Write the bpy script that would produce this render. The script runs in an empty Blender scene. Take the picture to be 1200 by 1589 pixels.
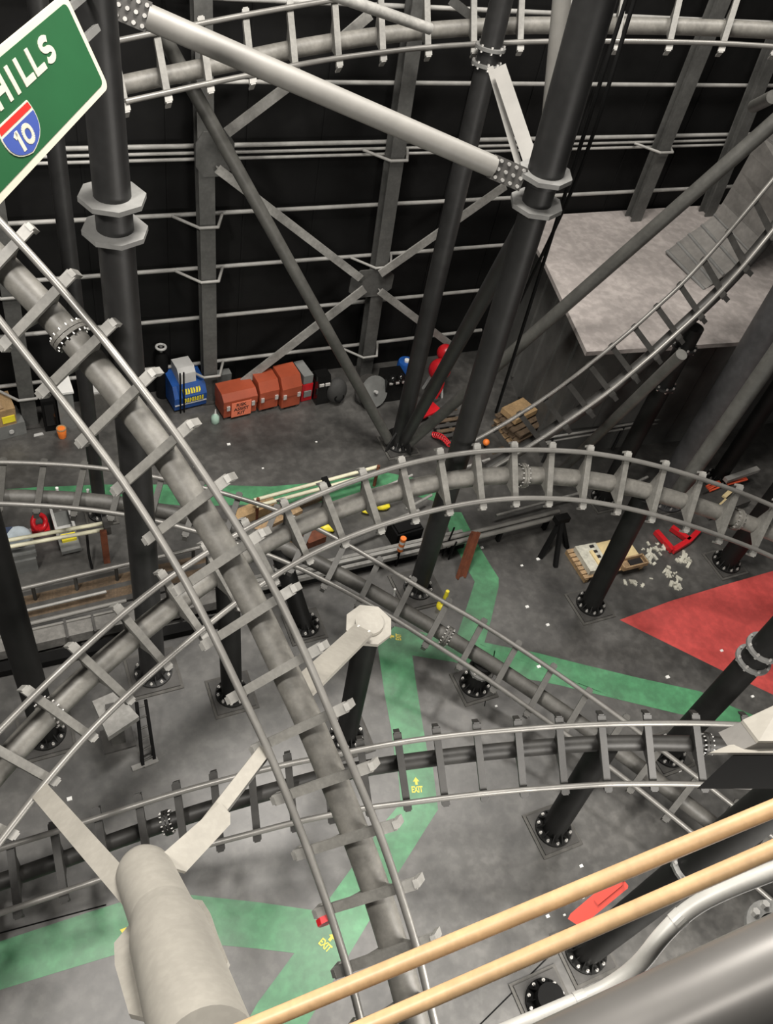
import bpy, math, random
from mathutils import Vector, Matrix
random.seed(7)
scene = bpy.context.scene
COL = scene.collection

# ------------------------------------------------------------------ camera
FOCAL = 1308.03           # in pixels of a 1200 x 1589 frame
CX, CY = 600.0, 794.5
CAM = Vector((0, 0, 16.0))
# rows: world X (along the back wall), world Y (towards it), world Z (up); columns: image right, image down, forward
ROT = Matrix(((0.91041155, -0.18239458, 0.37132603),
              (-0.37770848, -0.73264583, 0.56618583),
              (0.16878124, -0.65571511, -0.73590120)))
cam_data = bpy.data.cameras.new('camera')
cam = bpy.data.objects.new('camera', cam_data)
COL.objects.link(cam)
cam_data.sensor_fit = 'VERTICAL'
cam_data.sensor_height = 36.0
cam_data.lens = 36.0 * FOCAL / 1589.0
cam_data.clip_start = 0.05
cam_data.clip_end = 200
r_, d_, f_ = (Vector((ROT[0][i], ROT[1][i], ROT[2][i])) for i in range(3))
cam.matrix_world = Matrix(((r_.x, -d_.x, -f_.x, CAM.x), (r_.y, -d_.y, -f_.y, CAM.y), (r_.z, -d_.z, -f_.z, CAM.z), (0, 0, 0, 1)))
scene.camera = cam

# ------------------------------------------------------------------ light
world = bpy.data.worlds.new('hall_air')
scene.world = world
world.use_nodes = True
world.node_tree.nodes['Background'].inputs[0].default_value = (1.0, 0.97, 0.93, 1)
world.node_tree.nodes['Background'].inputs[1].default_value = 0.055

def area(name, loc, target, size, power, color=(1.0, 0.95, 0.88), sy=None, spread=180):
    l = bpy.data.lights.new(name, 'AREA')
    l.energy = power; l.color = color; l.size = size
    l.spread = math.radians(spread)
    if sy: l.shape = 'RECTANGLE'; l.size_y = sy
    o = bpy.data.objects.new(name, l); COL.objects.link(o)
    o.location = loc
    o.rotation_euler = (Vector(target) - Vector(loc)).to_track_quat('-Z', 'Y').to_euler()
    return o
area('high_bay_light_front', (4.0, 9.3, 22.0), (2.8, 6.5, 0), 4.0, 3500)
area('high_bay_light_middle', (8.0, 12.5, 23.0), (8.0, 12.5, 0), 2.5, 1300)
area('high_bay_light_side', (15.0, 13.0, 21.5), (15.5, 14.0, 4), 2.0, 1300)
area('high_bay_light_left', (-6.0, 3.0, 20.0), (0.5, 9.0, 8.0), 1.5, 1300, spread=130)
area('gallery_fill_light', (-1.0, -3.0, 21.0), (1.5, 0.5, 13.0), 1.5, 160)  # unseen fill lamp, added to brighten the foreground handrails from above
area('balcony_flood_light', (7.5, -3.2, 6.2), (2.0, 2.6, 0), 5.0, 1900)

scene.view_settings.view_transform = 'Standard'
scene.view_settings.look = 'None'
scene.view_settings.gamma = 1.0
scene.view_settings.use_curve_mapping = False
scene.view_settings.exposure = 0.0

# ------------------------------------------------------------------ where a sight line meets a height, a depth or the wall direction
def ray(px, py):
    v = ROT @ Vector((px - CX, py - CY, FOCAL))
    return v / FOCAL
def F(px, py, z=0.0):
    r = ray(px, py); return CAM + r * ((z - CAM.z) / r.z)
def D(px, py, depth):
    return CAM + ray(px, py) * depth
def W(px, py, y):
    r = ray(px, py); return CAM + r * (y / r.y)
def proj(p):
    q = Vector(p) - CAM
    v = ROT.transposed() @ q
    return CX + FOCAL * v.x / v.z, CY + FOCAL * v.y / v.z, v.z
def up_to(base, px, py):
    """height on the vertical through base that is seen nearest to a pixel"""
    best = (1e9, 0)
    for i in range(0, 1600):
        z = i * 0.01
        x, y, d = proj((base[0], base[1], z))
        e = (x - px) ** 2 + (y - py) ** 2
        if e < best[0]: best = (e, z)
    return best[1]

# ------------------------------------------------------------------ materials
MATS = {}
def mat(name, col, rough=0.6, metal=0.0, var=0.25, scale=3.0, bump=0.0, spec=0.5, grime=0.0, detail=6.0, emit=0.0):
    if name in MATS: return MATS[name]
    m = bpy.data.materials.new(name); m.use_nodes = True
    nt = m.node_tree; b = nt.nodes['Principled BSDF']
    b.inputs['Roughness'].default_value = rough
    b.inputs['Metallic'].default_value = metal
    b.inputs['Specular IOR Level'].default_value = spec
    tc = nt.nodes.new('ShaderNodeTexCoord')
    n = nt.nodes.new('ShaderNodeTexNoise')
    n.inputs['Scale'].default_value = scale; n.inputs['Detail'].default_value = detail
    n.inputs['Roughness'].default_value = 0.65
    nt.links.new(tc.outputs['Object'], n.inputs['Vector'])
    ramp = nt.nodes.new('ShaderNodeValToRGB')
    lo = [max(0, c * (1 - var)) for c in col]; hi = [min(1, c * (1 + var)) for c in col]
    ramp.color_ramp.elements[0].position = 0.32; ramp.color_ramp.elements[0].color = (*lo, 1)
    ramp.color_ramp.elements[1].position = 0.68; ramp.color_ramp.elements[1].color = (*hi, 1)
    nt.links.new(n.outputs['Fac'], ramp.inputs['Fac'])
    out = ramp.outputs['Color']
    if grime > 0:
        n2 = nt.nodes.new('ShaderNodeTexNoise'); n2.inputs['Scale'].default_value = scale * 6; n2.inputs['Detail'].default_value = 8
        nt.links.new(tc.outputs['Object'], n2.inputs['Vector'])
        r2 = nt.nodes.new('ShaderNodeValToRGB')
        r2.color_ramp.elements[0].position = 0.45; r2.color_ramp.elements[0].color = (1 - grime,) * 3 + (1,)
        r2.color_ramp.elements[1].position = 0.6; r2.color_ramp.elements[1].color = (1, 1, 1, 1)
        nt.links.new(n2.outputs['Fac'], r2.inputs['Fac'])
        mx = nt.nodes.new('ShaderNodeMixRGB'); mx.blend_type = 'MULTIPLY'; mx.inputs[0].default_value = 1
        nt.links.new(out, mx.inputs[1]); nt.links.new(r2.outputs['Color'], mx.inputs[2]); out = mx.outputs['Color']
    nt.links.new(out, b.inputs['Base Color'])
    if bump > 0:
        bp = nt.nodes.new('ShaderNodeBump'); bp.inputs['Strength'].default_value = bump; bp.inputs['Distance'].default_value = 0.02
        n3 = nt.nodes.new('ShaderNodeTexNoise'); n3.inputs['Scale'].default_value = scale * 8
        nt.links.new(tc.outputs['Object'], n3.inputs['Vector'])
        nt.links.new(n3.outputs['Fac'], bp.inputs['Height']); nt.links.new(bp.outputs['Normal'], b.inputs['Normal'])
    if emit:
        b.inputs['Emission Color'].default_value = (*col, 1); b.inputs['Emission Strength'].default_value = emit
    MATS[name] = m
    return m

M_FLOOR = mat('painted_concrete', (0.068, 0.066, 0.062), 0.44, var=0.62, scale=0.75, grime=0.28, bump=0.08, detail=9, spec=1.0)
M_WALL = mat('black_cladding', (0.0045, 0.0045, 0.0045), 0.7, var=0.5, scale=0.8, spec=0.2)
M_RAIL = mat('running_rail_steel', (0.20, 0.194, 0.182), 0.38, 0.35, 0.15, 2.0)
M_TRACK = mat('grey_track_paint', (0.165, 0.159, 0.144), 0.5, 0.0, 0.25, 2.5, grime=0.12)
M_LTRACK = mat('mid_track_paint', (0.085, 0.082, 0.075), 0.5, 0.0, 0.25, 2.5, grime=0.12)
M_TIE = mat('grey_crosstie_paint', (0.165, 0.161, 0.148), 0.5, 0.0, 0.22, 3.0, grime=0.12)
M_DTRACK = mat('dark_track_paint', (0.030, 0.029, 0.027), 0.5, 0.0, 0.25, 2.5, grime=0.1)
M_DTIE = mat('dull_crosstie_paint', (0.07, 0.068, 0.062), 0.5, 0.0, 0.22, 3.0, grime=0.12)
M_CLAMP = mat('pale_clamp_paint', (0.25, 0.245, 0.23), 0.5, 0, 0.2, 4)
M_BLACK = mat('black_column_paint', (0.010, 0.010, 0.0097), 0.55, 0, 0.3, 1.5, spec=0.2)
M_DGREY = mat('charcoal_column_paint', (0.0155, 0.0155, 0.0155), 0.5, 0, 0.35, 1.2, grime=0.15)
M_KCOL = mat('slate_column_paint', (0.05, 0.05, 0.052), 0.5, 0, 0.3, 1.2, grime=0.15)
M_BEAM = mat('dull_beam_paint', (0.16, 0.155, 0.145), 0.6, 0, 0.25, 2.0, grime=0.2)
M_FLANGE = mat('grey_flange_paint', (0.15, 0.15, 0.145), 0.5, 0, 0.2, 3)
M_WCOL = mat('wall_stud_paint', (0.085, 0.085, 0.081), 0.6, 0, 0.25, 2.0, grime=0.12)
M_GIRT = mat('wall_pipe_paint', (0.30, 0.295, 0.28), 0.5, 0, 0.25, 1.5)
M_BRACE = mat('pale_brace_paint', (0.27, 0.265, 0.25), 0.55, 0, 0.25, 2.0, grime=0.15)
M_PALE = mat('pale_pipe_paint', (0.175, 0.170, 0.158), 0.5, 0, 0.12, 1.5)
M_PIPE = mat('dark_brace_paint', (0.075, 0.074, 0.068), 0.5, 0, 0.25, 1.5, grime=0.12)
M_BOLT = mat('bolt_steel', (0.55, 0.54, 0.52), 0.35, 0.6, 0.2, 5)
M_PLATE = mat('base_plate_paint', (0.05, 0.048, 0.045), 0.55, 0, 0.3, 4)
M_GROUT = mat('grout_pad', (0.075, 0.072, 0.066), 0.8, 0, 0.3, 4)
M_CREAM = mat('cream_cap_paint', (0.325, 0.308, 0.272), 0.6, 0, 0.08, 2, grime=0.06)
M_GREEN = mat('green_floor_paint', (0.055, 0.215, 0.095), 0.47, 0, 0.34, 1.0, grime=0.16, detail=8, spec=0.9)
M_RED = mat('red_floor_paint', (0.54, 0.075, 0.068), 0.55, 0, 0.26, 1.0, grime=0.12, detail=8)
M_YELL = mat('yellow_stencil_paint', (0.72, 0.60, 0.10), 0.6, 0, 0.1, 6)
M_SIGN = mat('sign_green', (0.012, 0.078, 0.027), 0.45, 0, 0.06, 2)
M_SWHITE = mat('sign_cream_white', (0.50, 0.485, 0.40), 0.5, 0, 0.04, 3)
M_SBLUE = mat('sign_blue', (0.040, 0.070, 0.27), 0.45, 0, 0.05, 3)
M_SRED = mat('sign_red', (0.52, 0.02, 0.016), 0.45, 0, 0.05, 3)
M_WOODRAIL = mat('varnished_wood', (0.50, 0.33, 0.175), 0.45, 0, 0.14, 5, grime=0.08)
M_CONDUIT = mat('grey_conduit', (0.42, 0.415, 0.39), 0.45, 0.1, 0.12, 4)
M_BIGPIPE = mat('silver_grey_pipe', (0.19, 0.184, 0.176), 0.36, 0.5, 0.12, 1.0)
M_ROOF = mat('dusty_concrete', (0.33, 0.30, 0.285), 0.85, 0, 0.22, 0.9, grime=0.18, detail=8)
M_ROOFSIDE = mat('dark_boarding', (0.08, 0.08, 0.076), 0.7, 0, 0.25, 1.2)
M_PANEL = mat('grey_chute_sheet', (0.165, 0.158, 0.148), 0.7, 0, 0.25, 1.2, grime=0.12)
M_ORANGE = mat('rust_red_box_paint', (0.33, 0.065, 0.028), 0.45, 0, 0.12, 3)
M_PLACARD = mat('orange_placard', (0.85, 0.22, 0.12), 0.6, 0, 0.06, 5)
M_INK = mat('black_ink', (0.012, 0.010, 0.010), 0.6, 0, 0.1, 5)
M_CHROME = mat('bright_latch', (0.75, 0.73, 0.70), 0.3, 0.5, 0.1, 5)
M_BLUE = mat('blue_machine_paint', (0.012, 0.075, 0.30), 0.4, 0, 0.15, 3)
M_LGREY = mat('light_grey_plastic', (0.48, 0.48, 0.47), 0.5, 0, 0.08, 3)
M_MGREY = mat('mid_grey_plastic', (0.17, 0.175, 0.17), 0.55, 0, 0.15, 3)
M_SHINY = mat('glossy_black', (0.006, 0.006, 0.006), 0.15, 0, 0.1, 3)
M_DARK = mat('matt_black', (0.0045, 0.0045, 0.0045), 0.8, 0, 0.2, 3, spec=0.15)
M_CRED = mat('red_gloss_paint', (0.55, 0.015, 0.022), 0.3, 0, 0.1, 3)
M_WOOD = mat('raw_timber', (0.40, 0.27, 0.15), 0.75, 0, 0.3, 5, grime=0.2)
M_OLDWOOD = mat('old_dark_timber', (0.11, 0.075, 0.045), 0.8, 0, 0.35, 4, grime=0.25)
M_CARD = mat('pale_board', (0.62, 0.50, 0.27), 0.75, 0, 0.12, 4)
M_RUST = mat('rusty_steel', (0.15, 0.045, 0.02), 0.75, 0, 0.3, 6)
M_YPLAST = mat('yellow_plastic', (0.85, 0.72, 0.04), 0.4, 0, 0.08, 4)
M_YPIPE = mat('pale_yellow_pipe', (0.62, 0.60, 0.45), 0.45, 0, 0.1, 3)
M_WHITE = mat('white_plastic', (0.78, 0.78, 0.76), 0.5, 0, 0.06, 3)
M_TEAL = mat('pale_green_plastic', (0.42, 0.60, 0.50), 0.4, 0, 0.1, 4)
M_ORNG = mat('orange_plastic', (0.80, 0.20, 0.03), 0.5, 0, 0.15, 4)
M_REDTAG = mat('red_tag_plastic', (0.60, 0.050, 0.030), 0.5, 0, 0.08, 6)
M_FOAM = mat('white_debris', (0.50, 0.49, 0.42), 0.8, 0, 0.25, 6)
M_BAG = mat('pale_blue_bag', (0.48, 0.55, 0.60), 0.5, 0, 0.15, 5)
M_NAVY = mat('navy_cloth', (0.03, 0.045, 0.09), 0.7, 0, 0.2, 5)
M_CARTON = mat('brown_carton', (0.36, 0.24, 0.12), 0.75, 0, 0.25, 4, grime=0.15)

# ------------------------------------------------------------------ mesh helpers
class MB:
    def __init__(self): self.v = []; self.f = []; self.s = []
    def add(self, vs, fs, smooth=False):
        k = len(self.v); self.v += [Vector(p) for p in vs]
        self.f += [tuple(i + k for i in q) for q in fs]; self.s += [smooth] * len(fs)
        return self
    def box(self, c, u, v, w, hu, hv, hw):
        c = Vector(c); u = Vector(u).normalized() * hu; v = Vector(v).normalized() * hv; w = Vector(w).normalized() * hw
        P = [c + a * u + b * v + d * w for d in (-1, 1) for a, b in ((-1, -1), (1, -1), (1, 1), (-1, 1))]
        return self.add(P, [(3, 2, 1, 0), (4, 5, 6, 7), (0, 1, 5, 4), (1, 2, 6, 5), (2, 3, 7, 6), (3, 0, 4, 7)])
    def bar(self, a, b, up, wu, wv):
        """box from a to b, wu half width along up, wv across"""
        a = Vector(a); b = Vector(b); t = (b - a)
        up = Vector(up); s = t.cross(up)
        if s.length < 1e-6: s = t.cross(Vector((1, 0, 0)))
        s.normalize(); up = s.cross(t).normalized()
        return self.box((a + b) / 2, t, up, s, t.length / 2, wu, wv)
    def tube(self, pts, r, seg=12, caps=True, smooth=True):
        pts = [Vector(p) for p in pts]; n = len(pts)
        rs = r if isinstance(r, (list, tuple)) else [r] * n
        prev = None; rings = []
        for i, p in enumerate(pts):
            t = (pts[min(i + 1, n - 1)] - pts[max(i - 1, 0)]).normalized()
            if prev is None:
                a = t.orthogonal().normalized()
            else:
                a = prev - t * prev.dot(t)
                a = a.normalized() if a.length > 1e-6 else t.orthogonal().normalized()
            prev = a; b = t.cross(a)
            rings.append([p + (a * math.cos(2 * math.pi * k / seg) + b * math.sin(2 * math.pi * k / seg)) * rs[i] for k in range(seg)])
        vs = [q for rg in rings for q in rg]; fs = []
        for i in range(n - 1):
            for k in range(seg):
                fs.append((i * seg + k, i * seg + (k + 1) % seg, (i + 1) * seg + (k + 1) % seg, (i + 1) * seg + k))
        self.add(vs, fs, smooth)
        if caps:
            self.add(rings[0], [tuple(range(seg - 1, -1, -1))]); self.add(rings[-1], [tuple(range(seg))])
        return self
    def cyl(self, a, b, r, seg=20, r2=None, smooth=True):
        return self.tube([a, b], [r, r if r2 is None else r2], seg, True, smooth)
    def ring(self, c, axis, r0, r1, h, seg=24):
        """flat ring with a hole: inner r0, outer r1, thickness h along axis"""
        c = Vector(c); ax = Vector(axis).normalized(); a = ax.orthogonal().normalized(); b = ax.cross(a)
        vs = []
        for z in (-h / 2, h / 2):
            for r in (r0, r1):
                for k in range(seg):
                    t = 2 * math.pi * k / seg
                    vs.append(c + ax * z + (a * math.cos(t) + b * math.sin(t)) * r)
        fs = []
        for k in range(seg):
            j = (k + 1) % seg
            i0, o0, i1, o1 = k, seg + k, 2 * seg + k, 3 * seg + k
            i0b, o0b, i1b, o1b = j, seg + j, 2 * seg + j, 3 * seg + j
            fs += [(i0, i0b, o0b, o0), (i1, o1, o1b, i1b), (o0, o0b, o1b, o1), (i0, i1, i1b, i0b)]
        return self.add(vs, fs)
    def prism(self, poly, off):
        """extrude a 3-D polygon by the vector off"""
        poly = [Vector(p) for p in poly]; off = Vector(off); n = len(poly)
        vs = poly + [p + off for p in poly]
        fs = [tuple(range(n - 1, -1, -1)), tuple(range(n, 2 * n))]
        fs += [(i, (i + 1) % n, n + (i + 1) % n, n + i) for i in range(n)]
        return self.add(vs, fs)
    def ball(self, c, r, seg=14, rings=8, sc=(1, 1, 1)):
        c = Vector(c); vs = []; fs = []
        for i in range(rings + 1):
            th = math.pi * i / rings
            for k in range(seg):
                ph = 2 * math.pi * k / seg
                vs.append(c + Vector((r * sc[0] * math.sin(th) * math.cos(ph), r * sc[1] * math.sin(th) * math.sin(ph), r * sc[2] * math.cos(th))))
        for i in range(rings):
            for k in range(seg):
                fs.append((i * seg + k, (i + 1) * seg + k, (i + 1) * seg + (k + 1) % seg, i * seg + (k + 1) % seg))
        return self.add(vs, fs, True)
    def torus(self, c, axis, R, r, seg=24, seg2=8):
        c = Vector(c); ax = Vector(axis).normalized(); a = ax.orthogonal().normalized(); b = ax.cross(a)
        pts = [c + (a * math.cos(2 * math.pi * k / seg) + b * math.sin(2 * math.pi * k / seg)) * R for k in range(seg + 1)]
        return self.tube(pts, r, seg2, False)
    def build(self, name, material, parent=None, origin=None):
        if parent is not None: org = world_loc(parent)
        elif origin is not None: org = Vector(origin)
        else:
            zs = min(p.z for p in self.v)
            org = Vector((sum(p.x for p in self.v) / len(self.v), sum(p.y for p in self.v) / len(self.v), zs))
        me = bpy.data.meshes.new(name)
        me.from_pydata([p - org for p in self.v], [], self.f)
        me.polygons.foreach_set('use_smooth', self.s)
        me.materials.append(material)
        me.validate(); me.update()
        o = bpy.data.objects.new(name, me); COL.objects.link(o)
        if parent is not None: o.parent = parent
        else: o.location = org
        return o
def world_loc(o):
    p = Vector(o.location)
    while o.parent is not None:
        o = o.parent; p = p + Vector(o.location)
    return p
def tag(o, label=None, cat=None, group=None, kind=None):
    if label: o['label'] = label
    if cat: o['category'] = cat
    if group: o['group'] = group
    if kind: o['kind'] = kind
    return o
def thing(name, loc, label, cat, group=None):
    o = bpy.data.objects.new(name, None); COL.objects.link(o)
    o.empty_display_size = 0.2; o.location = loc
    return tag(o, label, cat, group)
def solo(mb, name, material, label, cat, group=None):
    return tag(mb.build(name, material), label, cat, group)
def spline(pts, sub=4):
    pts = [Vector(p) for p in pts]; n = len(pts); out = []
    for i in range(n - 1):
        p0 = pts[i - 1] if i else pts[0] * 2 - pts[1]
        p1, p2 = pts[i], pts[i + 1]
        p3 = pts[i + 2] if i + 2 < n else p2 * 2 - p1
        for k in range(sub):
            t = k / sub
            out.append(0.5 * ((2 * p1) + (p2 - p0) * t + (2 * p0 - 5 * p1 + 4 * p2 - p3) * t * t + (3 * p1 - p0 - 3 * p2 + p3) * t ** 3))
    out.append(pts[-1]); return out
def text_geo(body, bold=0.0):
    """letter outlines as flat mesh, cap height about 1, lower-left at the origin"""
    cu = bpy.data.curves.new('lettering', 'FONT'); cu.body = body; cu.size = 1.0; cu.offset = bold; cu.resolution_u = 4
    ob = bpy.data.objects.new('lettering', cu); COL.objects.link(ob)
    dg = bpy.context.evaluated_depsgraph_get(); dg.update()
    me = ob.evaluated_get(dg).to_mesh()
    vs = [Vector(v.co) for v in me.vertices]; fs = [tuple(p.vertices) for p in me.polygons]
    ob.evaluated_get(dg).to_mesh_clear()
    bpy.data.objects.remove(ob); bpy.data.curves.remove(cu)
    x0 = min(v.x for v in vs); x1 = max(v.x for v in vs); y0 = min(v.y for v in vs); y1 = max(v.y for v in vs)
    return [((v.x - x0) / (x1 - x0), (v.y - y0) / (y1 - y0)) for v in vs], fs
def text_on(mb, body, O, u, v, width, height, thick=0.004, bold=0.0):
    """letters with lower-left corner at O, reading along u, growing up along v"""
    vs, fs = text_geo(body, bold); n = Vector(u).cross(Vector(v)).normalized()
    k = len(vs)
    P = [Vector(O) + Vector(u) * (a * width) + Vector(v) * (b * height) for a, b in vs]
    mb.add([p + n * thick for p in P] , fs)
    # side walls from the border edges
    cnt = {}
    for q in fs:
        for i in range(len(q)):
            e = (q[i], q[(i + 1) % len(q)]); cnt[e] = cnt.get(e, 0) + 1
    side = [(a, b) for (a, b) in cnt if (b, a) not in cnt]
    base = P + [p + n * thick for p in P]
    mb.add(base, [(a, b, b + k, a + k) for a, b in side])
    return mb
Zv = Vector((0, 0, 1)); Xv = Vector((1, 0, 0)); Yv = Vector((0, 1, 0))
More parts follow.
